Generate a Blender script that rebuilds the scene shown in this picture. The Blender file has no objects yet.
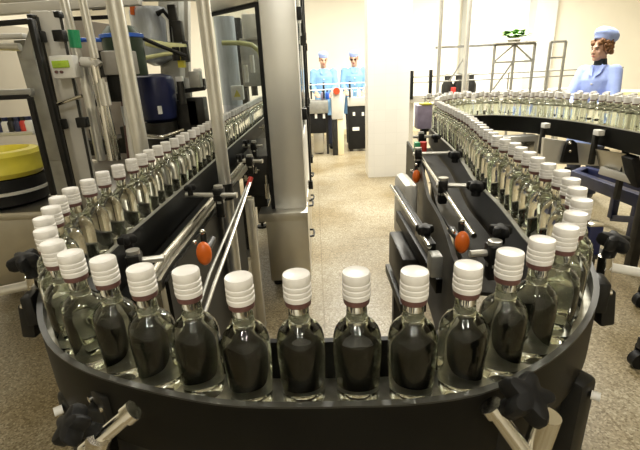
import bpy, bmesh, math, random
from mathutils import Vector, Matrix, Quaternion
random.seed(7)
S = bpy.context.scene
COL = S.collection
PI = math.pi

# ------------------------------------------------------------------ camera
F = 430.0; PITCH = math.radians(20); EYE = 1.45
ROLL = math.radians(2.6)
cp, sp = math.cos(PITCH), math.sin(PITCH); c_roll, s_roll = math.cos(ROLL), math.sin(ROLL)
cam_d = bpy.data.cameras.new('camera'); cam = bpy.data.objects.new('camera', cam_d); COL.objects.link(cam)
cam.matrix_world = Matrix.Translation((0, 0, EYE)) @ Matrix.Rotation(PI/2-PITCH, 4, 'X') @ Matrix.Rotation(-ROLL, 4, 'Z')
cam_d.sensor_width = 36; cam_d.lens = 36*F/640; cam_d.clip_start = 0.02
S.camera = cam

def _dir(px, py):
    u = (px-320)/F; v = (225-py)/F
    u, v = u*c_roll+v*s_roll, -u*s_roll+v*c_roll
    return Vector((u, cp+v*sp, -sp+v*cp))
def at(px, py, Y):
    """where the photograph's line of sight meets the plane at distance Y along the room"""
    d = _dir(px, py); t = Y/d.y
    return Vector((d.x*t, Y, EYE+d.z*t))
def atz(px, py, z):
    """where the line of sight meets the level z"""
    d = _dir(px, py); t = (z-EYE)/d.z
    return Vector((d.x*t, d.y*t, z))

# ------------------------------------------------------------------ materials
def nd(nt, t, **kw):
    n = nt.nodes.new(t)
    for k, v in kw.items(): setattr(n, k, v)
    return n

def mat(name, col, rough=0.5, metal=0.0, var=0.08, scale=8.0, bump=0.0, bscale=60.0, stretch=None, coat=0.0, spec=0.5):
    m = bpy.data.materials.new(name); m.use_nodes = True
    nt = m.node_tree; b = nt.nodes['Principled BSDF']
    b.inputs['Roughness'].default_value = rough; b.inputs['Metallic'].default_value = metal
    b.inputs['Coat Weight'].default_value = coat
    b.inputs['Specular IOR Level'].default_value = spec
    tc = nd(nt, 'ShaderNodeTexCoord'); mp = nd(nt, 'ShaderNodeMapping')
    if stretch: mp.inputs['Scale'].default_value = stretch
    nt.links.new(tc.outputs['Object'], mp.inputs['Vector'])
    nz = nd(nt, 'ShaderNodeTexNoise'); nz.inputs['Scale'].default_value = scale; nz.inputs['Detail'].default_value = 4
    nt.links.new(mp.outputs['Vector'], nz.inputs['Vector'])
    cr = nd(nt, 'ShaderNodeValToRGB')
    lo = [max(0, c*(1-var*1.6)) for c in col]; hi = [min(1, c*(1+var)) for c in col]
    cr.color_ramp.elements[0].position = .3; cr.color_ramp.elements[0].color = (*lo, 1)
    cr.color_ramp.elements[1].position = .7; cr.color_ramp.elements[1].color = (*hi, 1)
    nt.links.new(nz.outputs['Fac'], cr.inputs['Fac']); nt.links.new(cr.outputs['Color'], b.inputs['Base Color'])
    if bump:
        n2 = nd(nt, 'ShaderNodeTexNoise'); n2.inputs['Scale'].default_value = bscale
        nt.links.new(mp.outputs['Vector'], n2.inputs['Vector'])
        bp = nd(nt, 'ShaderNodeBump'); bp.inputs['Strength'].default_value = bump; bp.inputs['Distance'].default_value = .01
        nt.links.new(n2.outputs['Fac'], bp.inputs['Height']); nt.links.new(bp.outputs['Normal'], b.inputs['Normal'])
    return m

def glass_mat(name, col, ior, clear, rough=0.0):
    m = bpy.data.materials.new(name); m.use_nodes = True; nt = m.node_tree
    nt.nodes.clear(); out = nd(nt, 'ShaderNodeOutputMaterial')
    g = nd(nt, 'ShaderNodeBsdfGlass'); g.inputs['Color'].default_value = (*col, 1); g.inputs['IOR'].default_value = ior; g.inputs['Roughness'].default_value = rough
    t = nd(nt, 'ShaderNodeBsdfTransparent'); t.inputs['Color'].default_value = (*col, 1)
    mx = nd(nt, 'ShaderNodeMixShader'); mx.inputs[0].default_value = clear
    nt.links.new(g.outputs[0], mx.inputs[1]); nt.links.new(t.outputs[0], mx.inputs[2]); nt.links.new(mx.outputs[0], out.inputs[0])
    return m

def pane_mat(name, col, refl):
    m = bpy.data.materials.new(name); m.use_nodes = True; nt = m.node_tree
    nt.nodes.clear(); out = nd(nt, 'ShaderNodeOutputMaterial')
    g = nd(nt, 'ShaderNodeBsdfGlossy'); g.inputs['Color'].default_value = (.9, .92, .93, 1); g.inputs['Roughness'].default_value = .03
    t = nd(nt, 'ShaderNodeBsdfTransparent'); t.inputs['Color'].default_value = (*col, 1)
    lw = nd(nt, 'ShaderNodeLayerWeight'); lw.inputs['Blend'].default_value = .5
    pw = nd(nt, 'ShaderNodeMath', operation='POWER'); pw.inputs[1].default_value = 4
    ad = nd(nt, 'ShaderNodeMath', operation='MULTIPLY_ADD'); ad.inputs[1].default_value = .5; ad.inputs[2].default_value = refl; ad.use_clamp = True
    mx = nd(nt, 'ShaderNodeMixShader')
    nt.links.new(lw.outputs['Facing'], pw.inputs[0]); nt.links.new(pw.outputs[0], ad.inputs[0]); nt.links.new(ad.outputs[0], mx.inputs[0])
    nt.links.new(t.outputs[0], mx.inputs[1]); nt.links.new(g.outputs[0], mx.inputs[2]); nt.links.new(mx.outputs[0], out.inputs[0])
    return m

def floor_mat():
    m = bpy.data.materials.new('terrazzo'); m.use_nodes = True; nt = m.node_tree; b = nt.nodes['Principled BSDF']
    tc = nd(nt, 'ShaderNodeTexCoord')
    v = nd(nt, 'ShaderNodeTexVoronoi'); v.inputs['Scale'].default_value = 125
    nt.links.new(tc.outputs['Object'], v.inputs['Vector'])
    bw = nd(nt, 'ShaderNodeSeparateColor'); nt.links.new(v.outputs['Color'], bw.inputs['Color'])
    chips = nd(nt, 'ShaderNodeValToRGB'); e = chips.color_ramp.elements
    e[0].position = 0; e[0].color = (.17, .135, .07, 1); e[1].position = 1; e[1].color = (.54, .50, .40, 1)
    for p, c in ((.2, (.27, .235, .155, 1)), (.7, (.37, .33, .235, 1))):
        k = e.new(p); k.color = c
    nt.links.new(bw.outputs[0], chips.inputs['Fac'])
    n = nd(nt, 'ShaderNodeTexNoise'); n.inputs['Scale'].default_value = 1.3; n.inputs['Detail'].default_value = 6
    nt.links.new(tc.outputs['Object'], n.inputs['Vector'])
    st = nd(nt, 'ShaderNodeValToRGB'); st.color_ramp.elements[0].position = .33; st.color_ramp.elements[0].color = (.64, .54, .35, 1)
    st.color_ramp.elements[1].position = .62; st.color_ramp.elements[1].color = (1, .98, .95, 1)
    nt.links.new(n.outputs['Fac'], st.inputs['Fac'])
    mu = nd(nt, 'ShaderNodeMix', data_type='RGBA', blend_type='MULTIPLY'); mu.inputs['Factor'].default_value = 1
    nt.links.new(chips.outputs['Color'], mu.inputs['A']); nt.links.new(st.outputs['Color'], mu.inputs['B'])
    br = nd(nt, 'ShaderNodeTexBrick'); br.offset = 0; br.inputs['Scale'].default_value = 1
    br.inputs['Brick Width'].default_value = 1.2; br.inputs['Row Height'].default_value = 1.2; br.inputs['Mortar Size'].default_value = .005
    br.inputs['Color1'].default_value = (1, 1, 1, 1); br.inputs['Color2'].default_value = (.95, .95, .95, 1); br.inputs['Mortar'].default_value = (.72, .68, .6, 1)
    nt.links.new(tc.outputs['Object'], br.inputs['Vector'])
    m2 = nd(nt, 'ShaderNodeMix', data_type='RGBA', blend_type='MULTIPLY'); m2.inputs['Factor'].default_value = 1
    nt.links.new(mu.outputs['Result'], m2.inputs['A']); nt.links.new(br.outputs['Color'], m2.inputs['B'])
    nt.links.new(m2.outputs['Result'], b.inputs['Base Color'])
    b.inputs['Roughness'].default_value = .38
    return m

def tile_mat(name, col, grout, w, h, rough=.35):
    m = bpy.data.materials.new(name); m.use_nodes = True; nt = m.node_tree; b = nt.nodes['Principled BSDF']
    tc = nd(nt, 'ShaderNodeTexCoord'); sx = nd(nt, 'ShaderNodeSeparateXYZ'); cx = nd(nt, 'ShaderNodeCombineXYZ')
    nt.links.new(tc.outputs['Object'], sx.inputs[0])
    ad = nd(nt, 'ShaderNodeMath', operation='ADD'); nt.links.new(sx.outputs[0], ad.inputs[0]); nt.links.new(sx.outputs[1], ad.inputs[1])
    nt.links.new(ad.outputs[0], cx.inputs[0]); nt.links.new(sx.outputs[2], cx.inputs[1])
    br = nd(nt, 'ShaderNodeTexBrick'); br.offset = 0; br.inputs['Scale'].default_value = 1
    br.inputs['Brick Width'].default_value = w; br.inputs['Row Height'].default_value = h; br.inputs['Mortar Size'].default_value = .003
    br.inputs['Color1'].default_value = (*col, 1); br.inputs['Color2'].default_value = (*[c*.97 for c in col], 1); br.inputs['Mortar'].default_value = (*grout, 1)
    nt.links.new(cx.outputs[0], br.inputs['Vector']); nt.links.new(br.outputs['Color'], b.inputs['Base Color'])
    b.inputs['Roughness'].default_value = rough
    return m

M = dict(
    floor=floor_mat(),
    wall=mat('cream_wall', (.89, .855, .75), .6, var=.02, scale=2),
    dado=mat('yellow_dado', (.80, .70, .46), .5, var=.03, scale=3),
    ceiling=mat('ceiling_paint', (.85, .83, .76), .8, var=.02),
    tile=tile_mat('white_tile', (.84, .825, .77), (.79, .775, .72), .15, .15),
    grey_col=mat('grey_paint', (.60, .63, .64), .6, var=.03, scale=3),
    steel=mat('brushed_steel', (.60, .58, .52), .34, 1, .06, 6),
    steel_h=mat('brushed_sheet', (.80, .80, .77), .36, .75, .03, 4),
    chrome=mat('polished_steel', (.72, .70, .64), .16, 1, .05),
    tube=mat('steel_tube', (.66, .65, .60), .3, .75, .06, 12),
    greymet=mat('grey_casting', (.36, .36, .33), .45, .6, .15, 10),
    palemet=mat('pale_painted_metal', (.62, .60, .54), .45, .1, .06, 6),
    black=mat('black_plastic', (.010, .010, .009), .4, 0, .2, 20, spec=.3),
    blackmet=mat('black_steel', (.005, .005, .004), .42, 0, .2, 12, spec=.14),
    darkedge=mat('worn_black_edge', (.035, .035, .03), .35, .2, .2, 30),
    rubber=mat('black_rubber', (.008, .008, .008), .55, 0, .2, 20, spec=.25),
    dark=mat('dark_machinery', (.022, .021, .018), .42, .3, .3, 14),
    belt=mat('chain_slats', (.30, .29, .24), .35, .8, .25, 30),
    cap=mat('white_cap', (.84, .82, .78), .38, 0, .03, 40),
    band=mat('brown_band', (.135, .062, .055), .4, 0, .12, 60),
    orange=mat('orange_plastic', (.85, .17, .02), .35, 0, .08, 20),
    darkorange=mat('dark_orange_plastic', (.50, .07, .02), .35, 0, .08, 20),
    red=mat('red_plastic', (.62, .05, .035), .4, 0, .08, 20),
    green=mat('green_plastic', (.02, .32, .13), .4, 0, .08, 20),
    lcd=mat('lcd_glass', (.42, .62, .05), .2, 0, .1, 30),
    blue=mat('blue_enamel', (.008, .014, .075), .35, .1, .15, 10),
    brightblue=mat('bright_blue_rim', (.03, .13, .62), .4, 0, .1, 10),
    navy=mat('navy_steel', (.022, .028, .085), .4, .2, .2, 8),
    darkgreen=mat('dark_green_enamel', (.03, .055, .035), .4, .2, .2, 10),
    yellow=mat('yellow_plastic', (.80, .70, .07), .45, 0, .08, 10, .2, 30),
    ygreen=mat('pale_hose', (.72, .72, .36), .4, 0, .1, 20),
    greybox=mat('grey_box_paint', (.33, .31, .27), .5, .1, .06, 6),
    beige=mat('dim_wall_beige', (.52, .47, .37), .5, .1, .04, 3),
    pinkgrey=mat('pinkish_grey_sheet', (.42, .38, .34), .45, .2, .05, 4),
    lilac=mat('lilac_plastic', (.42, .36, .50), .45, 0, .15, 20),
    tank=mat('tank_steel', (.52, .56, .62), .3, .15, .1, 8, stretch=(6, 6, 1)),
    white=mat('white_plastic', (.80, .79, .74), .4, 0, .04, 20),
    counter=mat('pale_yellow_top', (.85, .78, .42), .4, 0, .04, 5),
    coat=mat('light_blue_cotton', (.37, .48, .90), .8, 0, .07, 14, .25, 22),
    coat2=mat('pale_blue_cotton', (.22, .42, .66), .8, 0, .06, 14, .25, 22),
    hat=mat('blue_hat_cotton', (.40, .51, .92), .8, 0, .06, 20, .2, 40),
    skin=mat('skin', (.66, .40, .28), .5, 0, .06, 12),
    hair=mat('auburn_hair', (.26, .12, .045), .55, 0, .45, 60, .6, 120),
    darkhair=mat('dark_hair', (.03, .02, .015), .55, 0, .4, 60, .6, 120),
    knit=mat('dark_knit', (.02, .028, .03), .85, 0, .2, 60),
    lip=mat('lip', (.45, .12, .11), .45, 0, .05),
    eye=mat('eye', (.03, .02, .02), .2, 0, .05),
    trouser=mat('dark_trousers', (.03, .035, .06), .8, 0, .15, 20),
    leaf=mat('leaf', (.13, .34, .04), .45, 0, .3, 30),
    clay=mat('plant_pot', (.55, .50, .42), .6, 0, .08, 10),
    glass=glass_mat('bottle_glass', (.974, .984, .955), 1.5, .0),
    pane=pane_mat('guard_pane', (.93, .95, .94), .03),
    sidepane=pane_mat('side_door_pane', (.85, .88, .88), .25),
)

# ------------------------------------------------------------------ mesh builder
class MB:
    def __init__(self): self.b = bmesh.new()
    def _new(self, vs, fs):
        bv = [self.b.verts.new(v) for v in vs]
        for f in fs:
            try: self.b.faces.new([bv[i] for i in f])
            except ValueError: pass
        return bv
    def box(self, x0, x1, y0, y1, z0, z1, bev=0.0, mtx=None):
        t = bmesh.new(); bmesh.ops.create_cube(t, size=1)
        for v in t.verts:
            v.co = Vector(((x0+x1)/2+v.co.x*(x1-x0), (y0+y1)/2+v.co.y*(y1-y0), (z0+z1)/2+v.co.z*(z1-z0)))
        if bev: bmesh.ops.bevel(t, geom=t.edges[:], offset=bev, segments=2, affect='EDGES', profile=.5)
        if mtx: bmesh.ops.transform(t, matrix=mtx, verts=t.verts)
        self._merge(t); return self
    def _merge(self, t):
        t.verts.index_update()
        self._new([v.co.copy() for v in t.verts], [[v.index for v in f.verts] for f in t.faces]); t.free()
    def bar(self, p0, p1, w, h=None, bev=0.0, up=(0, 0, 1)):
        p0, p1 = Vector(p0), Vector(p1); d = p1-p0; L = d.length; z = d.normalized()
        up = Vector(up)
        if abs(z.dot(up)) > .98: up = Vector((0, 1, 0))
        x = up.cross(z).normalized(); y = z.cross(x)
        m = Matrix((( x.x, y.x, z.x, p0.x), (x.y, y.y, z.y, p0.y), (x.z, y.z, z.z, p0.z), (0, 0, 0, 1)))
        h = h or w
        return self.box(-w/2, w/2, -h/2, h/2, 0, L, bev, m)
    def tube(self, pts, r, seg=12, close=True):
        pts = [Vector(p) for p in pts]; n = len(pts)
        rs = r if isinstance(r, (list, tuple)) else [r]*n
        rings = []; prev = None
        for i, p in enumerate(pts):
            t = (pts[min(i+1, n-1)]-pts[max(i-1, 0)]).normalized()
            if prev is None:
                a = Vector((0, 0, 1)) if abs(t.z) < .9 else Vector((1, 0, 0))
                u = a.cross(t).normalized()
            else:
                u = (prev-t*prev.dot(t)).normalized()
            prev = u; w = t.cross(u)
            rings.append([p+(u*math.cos(2*PI*k/seg)+w*math.sin(2*PI*k/seg))*rs[i] for k in range(seg)])
        vs = [v for rg in rings for v in rg]; fs = []
        for i in range(n-1):
            for k in range(seg):
                k2 = (k+1) % seg; fs.append([i*seg+k, i*seg+k2, (i+1)*seg+k2, (i+1)*seg+k])
        if close: fs += [list(range(seg))[::-1], [(n-1)*seg+k for k in range(seg)]]
        self._new(vs, fs); return self
    def cyl(self, p0, p1, r, r2=None, seg=20): return self.tube([p0, p1], [r, r if r2 is None else r2], seg)
    def lathe(self, prof, c=(0, 0, 0), seg=24, sx=1, sy=1, mtx=None):
        c = Vector(c); vs = []; fs = []; n = len(prof)
        for r, z in prof:
            for k in range(seg):
                a = 2*PI*k/seg; vs.append(Vector((r*math.cos(a)*sx, r*math.sin(a)*sy, z)))
        for i in range(n-1):
            for k in range(seg):
                k2 = (k+1) % seg; fs.append([i*seg+k, i*seg+k2, (i+1)*seg+k2, (i+1)*seg+k])
        fs += [list(range(seg))[::-1], [(n-1)*seg+k for k in range(seg)]]
        if mtx: vs = [mtx @ v for v in vs]
        self._new([v+c for v in vs], fs); return self
    def ball(self, c, r, seg=16, rings=10, mtx=None):
        c = Vector(c); r = Vector(r) if not isinstance(r, (int, float)) else Vector((r, r, r))
        t = bmesh.new(); bmesh.ops.create_uvsphere(t, u_segments=seg, v_segments=rings, radius=1)
        for v in t.verts:
            q = Vector((v.co.x*r.x, v.co.y*r.y, v.co.z*r.z)); v.co = (mtx @ q if mtx else q)+c
        self._merge(t); return self
    def ribbon(self, path, d0, d1, z0, z1, bev=0):
        """rectangular section swept along a ground path, between two offsets"""
        n = len(path); vs = []; fs = []
        for i in range(n):
            t = (path[min(i+1, n-1)]-path[max(i-1, 0)]).normalized(); nr = Vector((t.y, -t.x, 0))
            for d, z in ((d0, z0), (d1, z0), (d1, z1), (d0, z1)):
                q = path[i]+nr*d; vs.append(Vector((q.x, q.y, z)))
        for i in range(n-1):
            for k in range(4):
                k2 = (k+1) % 4; fs.append([i*4+k, i*4+k2, (i+1)*4+k2, (i+1)*4+k])
        fs += [[3, 2, 1, 0], [(n-1)*4+k for k in range(4)]]
        self._new(vs, fs); return self
    def poly(self, pts, thick, nrm):
        nrm = Vector(nrm).normalized()*thick; a = [Vector(p) for p in pts]; n = len(a)
        vs = a+[p+nrm for p in a]
        fs = [list(range(n))[::-1], [n+i for i in range(n)]]+[[i, (i+1) % n, n+(i+1) % n, n+i] for i in range(n)]
        self._new(vs, fs); return self
    def star(self, c, axis, r0, r1, h, lobes=5):
        """lobed clamping knob"""
        axis = Vector(axis).normalized(); q = Vector((0, 0, 1)).rotation_difference(axis).to_matrix().to_4x4()
        seg = lobes*8; vs = []; fs = []
        prof = [(.85, 0), (1, .2*h), (1, .75*h), (.86, h), (.4, h*1.12)]
        for s, z in prof:
            for k in range(seg):
                a = 2*PI*k/seg; r = (r0+(r1-r0)*(.5+.5*math.cos(lobes*a)))*s
                vs.append(q @ Vector((r*math.cos(a), r*math.sin(a), z))+Vector(c))
        n = len(prof)
        for i in range(n-1):
            for k in range(seg):
                k2 = (k+1) % seg; fs.append([i*seg+k, i*seg+k2, (i+1)*seg+k2, (i+1)*seg+k])
        fs += [list(range(seg))[::-1], [(n-1)*seg+k for k in range(seg)]]
        self._new(vs, fs); return self
    def build(self, name, m, parent=None, smooth=True, label=None):
        bmesh.ops.recalc_face_normals(self.b, faces=self.b.faces)
        org = Vector((0, 0, 0)); o = parent
        while o is not None: org += o.location; o = o.parent
        for v in self.b.verts: v.co -= org
        me = bpy.data.meshes.new(name); self.b.to_mesh(me); self.b.free()
        if smooth:
            me.polygons.foreach_set('use_smooth', [True]*len(me.polygons))
            me.set_sharp_from_angle(angle=math.radians(40))
        me.materials.append(M[m])
        ob = bpy.data.objects.new(name, me); COL.objects.link(ob); ob.parent = parent
        if label: ob['label'] = label
        return ob

def tag(o, label, cat, group=None, kind=None):
    o['label'] = label; o['category'] = cat
    if group: o['group'] = group
    if kind: o['kind'] = kind
    return o
def thing(name, label, cat, loc, group=None):
    e = bpy.data.objects.new(name, None); e.empty_display_size = .05; COL.objects.link(e)
    e.location = loc; return tag(e, label, cat, group)
def struct(o, label, cat):
    return tag(o, label, cat, kind='structure')

def smooth_path(pts, step):
    pts = [Vector((p[0], p[1], 0)) for p in pts]; out = []
    for i in range(len(pts)-1):
        p0 = pts[max(i-1, 0)]; p1 = pts[i]; p2 = pts[i+1]; p3 = pts[min(i+2, len(pts)-1)]
        for k in range(12):
            t = k/12
            out.append(.5*((2*p1)+(p2-p0)*t+(2*p0-5*p1+4*p2-p3)*t*t+(3*p1-p0-3*p2+p3)*t**3))
    out.append(pts[-1])
    res = [out[0]]; acc = 0
    for a, b in zip(out, out[1:]):
        L = (b-a).length; d = step-acc
        while d <= L and L > 0:
            res.append(a+(b-a)*(d/L)); d += step
        acc = L-(d-step)
    return res

# ------------------------------------------------------------------ room
RX0, RX1, RY0, RY1, RH = -4.6, 7.6, -2.6, 10.0, 3.3
def slab(name, m, x0, x1, y0, y1, z0, z1, label, cat):
    return struct(MB().box(x0, x1, y0, y1, z0, z1).build(name, m, smooth=False), label, cat)
slab('floor', 'floor', RX0, RX1, RY0, RY1, -.1, 0, 'speckled beige terrazzo floor of the bottling hall', 'floor')
slab('ceiling', 'ceiling', RX0, RX1, RY0, RY1, RH, RH+.1, 'plain pale ceiling above the hall', 'ceiling')
slab('wall_back', 'wall', RX0-.1, RX1+.1, RY1, RY1+.1, 0, RH, 'bright cream painted wall behind the workers', 'wall')
slab('wall_left', 'wall', RX0-.1, RX0, RY0, RY1, 0, RH, 'cream painted wall behind the filling machinery', 'wall')
slab('wall_right', 'wall', RX1, RX1+.1, RY0, RY1, 0, RH, 'cream painted side wall beyond the accumulation line', 'wall')
slab('wall_front', 'wall', RX0-.1, RX1+.1, RY0-.1, RY0, 0, RH, 'cream painted wall at the viewing end of the hall', 'wall')
slab('baseboard_back', 'dado', RX0, RX1, RY1-.02, RY1, 0, .12, 'low yellowish skirting along the back wall', 'baseboard')
slab('pillar', 'tile', .700, 1.243, 5.82, 6.16, 0, RH, 'square white tiled pillar standing in the aisle', 'pillar')
slab('pillar', 'grey_col', 3.20, 3.72, RY1-.32, RY1, 0, RH, 'pale grey painted pilaster behind the plant frame, left one', 'pillar')
slab('pillar', 'grey_col', 4.62, 5.05, RY1-.32, RY1, 0, RH, 'pale grey painted pilaster nearest the standing woman', 'pillar')

# ceiling lamps: long fluorescent fittings the hall is lit by
def lamp(x, y, e, ln=1.5, w=.35, c=(1, .955, .85)):
    t = thing('ceiling_light', 'long fluorescent ceiling fitting over the bottling hall', 'ceiling light', (x, y, RH), 'fluorescent ceiling fittings')
    MB().box(x-w/2-.03, x+w/2+.03, y-ln/2-.03, y+ln/2+.03, RH-.07, RH, .01).build('housing', 'white', t)
    l = bpy.data.lights.new('tube_light', 'AREA'); l.shape = 'RECTANGLE'; l.size = w; l.size_y = ln; l.energy = e; l.color = c
    o = bpy.data.objects.new('tube_light', l); COL.objects.link(o); o.location = (0, 0, -.08); o.parent = t
for x, y, e, w in ((.4, 4.4, 105, .35), (.6, 6.6, 130, .35), (-2.2, 7.4, 75, .35), (3.6, 7.4, 330, .35), (-2.4, 4.0, 45, .35), (2.6, 4.8, 130, .35),
                   (-.8, 1.5, 11, .12), (.8, 1.5, 12, .12), (-.5, -1.3, 26, .11), (.55, -1.5, 28, .11)):
    lamp(x, y, e, .9 if y < 0 else 1.5, w)

# ------------------------------------------------------------------ bottles
BR = .0335
PROF = [(.022, 0), (.0285, .001), (.0305, .006), (.0315, .03), (BR, .075), (BR, .096), (.0326, .1055), (.0300, .1145), (.0252, .1215), (.0195, .1268), (.0157, .131), (.0143, .137), (.0138, .146), (.0138, .157), (.014, .163)]
def make_bottle():
    t = thing('bottle', 'bottle', 'bottle', (0, 0, 0))
    MB().lathe(PROF, seg=28).build('glass_body', 'glass', t)
    cp_ = [(.0150, .1645), (.0183, .1645)]
    for z in (.1655, .1730, .1805):
        cp_ += [(.0183, z), (.0188, z+.0015), (.0188, z+.0054), (.0176, z+.0066)]
    cp_ += [(.0184, .1885), (.0185, .1985), (.0176, .2005), (.016, .1995), (.0, .1995)]
    c = MB().lathe(cp_, seg=28).build('screw_cap', 'cap', t)
    MB().lathe([(.0145, .1560), (.0172, .1563), (.0176, .158), (.0178, .1638), (.0160, .1645)], seg=28).build('neck_band', 'band', c, label='dark brown band under the cap')
    return t
PROTO = make_bottle(); FIRST = [True]
def put_bottle(x, y, label, group, z=1.0):
    if FIRST[0]: r = PROTO; FIRST[0] = False
    else:
        r = PROTO.copy(); COL.objects.link(r)
        for ch in PROTO.children:
            c = ch.copy(); COL.objects.link(c); c.parent = r
            for g in ch.children:
                d = g.copy(); COL.objects.link(d); d.parent = c
    r.location = (x, y, z); r.rotation_euler = (0, 0, random.uniform(0, 6))
    r['label'] = label; r['group'] = group
_ones = 'first second third fourth fifth sixth seventh eighth ninth tenth eleventh twelfth thirteenth fourteenth fifteenth sixteenth seventeenth eighteenth nineteenth'.split()
def nth(n):
    if n <= 19: return _ones[n-1]
    tens = {2: 'twent', 3: 'thirt', 4: 'fort', 5: 'fift'}[n//10]
    return tens+'ieth' if n % 10 == 0 else tens+'y-'+_ones[n % 10-1]

ARC = [(-.565, .872), (-.537, .798), (-.493, .728), (-.443, .660), (-.392, .592), (-.318, .610), (-.255, .540), (-.182, .545), (-.110, .500), (-.034, .505), (.044, .503), (.119, .497), (.192, .508), (.262, .543), (.326, .582), (.387, .628), (.437, .689), (.489, .760)]
RIGHT_PTS = [(.527, .838), (.560, .92), (.578, 1.035), (.60, 1.16), (.624, 1.314), (.638, 1.45), (.655, 1.62), (.711, 1.912), (.775, 2.287), (.82, 2.7), (.845, 2.95), (.87, 3.12)]
def nearest(x, y, path, lim=.0085):
    best = min(range(1, len(path)-1), key=lambda k: (path[k]-Vector((x, y, 0))).length)
    t = (path[best+1]-path[best-1]).normalized(); n = Vector((t.y, -t.x, 0)); q = Vector((x, y, 0))
    d = (q-path[best]).dot(n); return q-n*(d-max(-lim, min(lim, d)))
def left_x(y): return -.612+(y-1.1)*.0175
MAIN_PTS = [(left_x(y), y) for y in (5.2, 4.4, 3.4, 2.4, 1.7, 1.3, 1.12)]+[(-.605, 1.0), (-.59, .93), (-.56, .855), (-.525, .785), (-.48, .715), (-.425, .65), (-.36, .60), (-.29, .565), (-.21, .535), (-.13, .512), (-.05, .503), (.03, .500), (.11, .499), (.19, .510), (.26, .54), (.325, .58), (.385, .63), (.44, .69), (.49, .76)]+RIGHT_PTS+[(.885, 3.2)]
mp_ = smooth_path(MAIN_PTS, .03)
arc = [nearest(x, y, mp_, .004) for x, y in ARC]
for it in range(40):
    for a, b in zip(arc, arc[1:]):
        g = (b-a).length
        if g < .0695:
            d = (b-a).normalized()*(.0695-g)*.5; a -= d; b += d
    arc = [nearest(q.x, q.y, mp_, .004) for q in arc]
for i, (x, y) in enumerate([(q.x, q.y) for q in arc]):
    put_bottle(x, y, 'clear filled bottle with white ribbed cap, %s from the left around the front curve' % nth(i+1), 'bottles around the front curve')
put = [(-.594, .950), (-.608, 1.030), (-.608, 1.115), (-.612, 1.209)]
yy = 1.30
while yy < 4.75:
    put.append((left_x(yy)+random.uniform(-.006, .006), yy)); yy += .088+random.uniform(-.003, .006)
for i, (x, y) in enumerate(put):
    if y < 2.8: put_bottle(x, y, 'clear bottle on the left straight run, %s back from the front curve' % nth(i+1), 'bottles on the left straight run')
    else: put_bottle(x, y, 'small bottle passing behind the machine window, %s bottle back along the left run' % nth(i+1), 'bottles inside the machine window')
rp = smooth_path(RIGHT_PTS, .0775)
for i, p in enumerate(rp):
    put_bottle(p.x+random.uniform(-.004, .004), p.y, 'clear bottle on the right run, %s back from the front curve' % nth(i+1), 'bottles on the right run')
ACC_PTS = [(.895, 3.24), (.925, 3.36), (.99, 3.52), (1.13, 3.71), (1.33, 3.82), (1.53, 3.80), (1.70, 3.64), (1.84, 3.41), (1.92, 3.14), (1.955, 2.88), (1.965, 2.5), (1.965, 2.1)]
ap = smooth_path(ACC_PTS, .076)
for i, p in enumerate(ap):
    put_bottle(p.x, p.y, 'small distant bottle in the near row of the far curved line, %s along' % nth(i+1), 'near row of bottles on the far curved line')

# ------------------------------------------------------------------ main conveyor
conv = thing('bottle_conveyor', 'black U-shaped bottle conveyor curving across the foreground', 'conveyor', (0, .5, 0))
MB().ribbon(mp_, -.05, .05, .985, .9995).build('belt', 'belt', conv, label='slatted steel conveyor chain')
og = MB().ribbon(mp_, .043, .052, .915, 1.03).build('guide_rail', 'blackmet', conv, label='black outer guide band')
MB().ribbon(mp_, .0425, .0525, 1.03, 1.033).build('edge_strip', 'darkedge', og, label='worn edge along the band')
i0 = min(i for i, p in enumerate(mp_) if p.y < .80); i1 = max(i for i, p in enumerate(mp_) if p.y < .70)
for seg_ in (mp_[:i0+1], mp_[i1:]):
    ig = MB().ribbon(seg_, -.053, -.043, .90, 1.015).build('guide_rail', 'blackmet', conv, label='black inner guide band')
    MB().ribbon(seg_, -.054, -.042, 1.015, 1.018).build('edge_strip', 'greymet', ig, label='worn bright edge of the band')
MB().ribbon(mp_[i0:i1+1], -.053, -.043, .90, 1.066).build('guide_rail', 'blackmet', conv, label='tall black inner guide of the curve')
MB().ribbon(mp_, -.038, .038, .80, .985).build('bed', 'dark', conv)
lf_ = [p for p in mp_ if p.x < 0 and .98 < p.y < 2.56]
MB().ribbon(lf_, -.13, -.058, .86, .90).build('side_channel', 'blackmet', conv)
MB().ribbon(lf_, -.182, -.172, .915, .945).ribbon(lf_, -.152, -.135, .925, .935).ribbon(lf_, -.172, -.135, .905, .915).build('drip_tray', 'steel', conv, label='shiny steel channel beside the left run')
MB().ribbon([p for p in lf_ if p.y < 2.12], -.20, -.19, .45, .94).build('side_panel', 'blackmet', conv)
rr = [p for p in mp_ if p.x > .3 and p.y > .90 and p.y < 2.95]
def off(path, d):
    out = []
    for i, p in enumerate(path):
        t = (path[min(i+1, len(path)-1)]-path[max(i-1, 0)]).normalized(); out.append(p+Vector((t.y, -t.x, 0))*d)
    return out
MB().tube([(p.x, p.y, .965) for p in off(lf_, -.160)], .008, 10).build('support_rail', 'chrome', conv)
MB().tube([atz(420, 155, .985), atz(474, 236, .985)], .0085, 10).build('support_rail', 'chrome', conv)
MB().ribbon(rr, -.225, -.212, .55, .955).build('side_panel', 'blackmet', conv)
MB().ribbon(rr, -.18, -.065, .895, .905).build('drip_tray', 'dark', conv, label='dark tray beside the right run')
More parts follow.
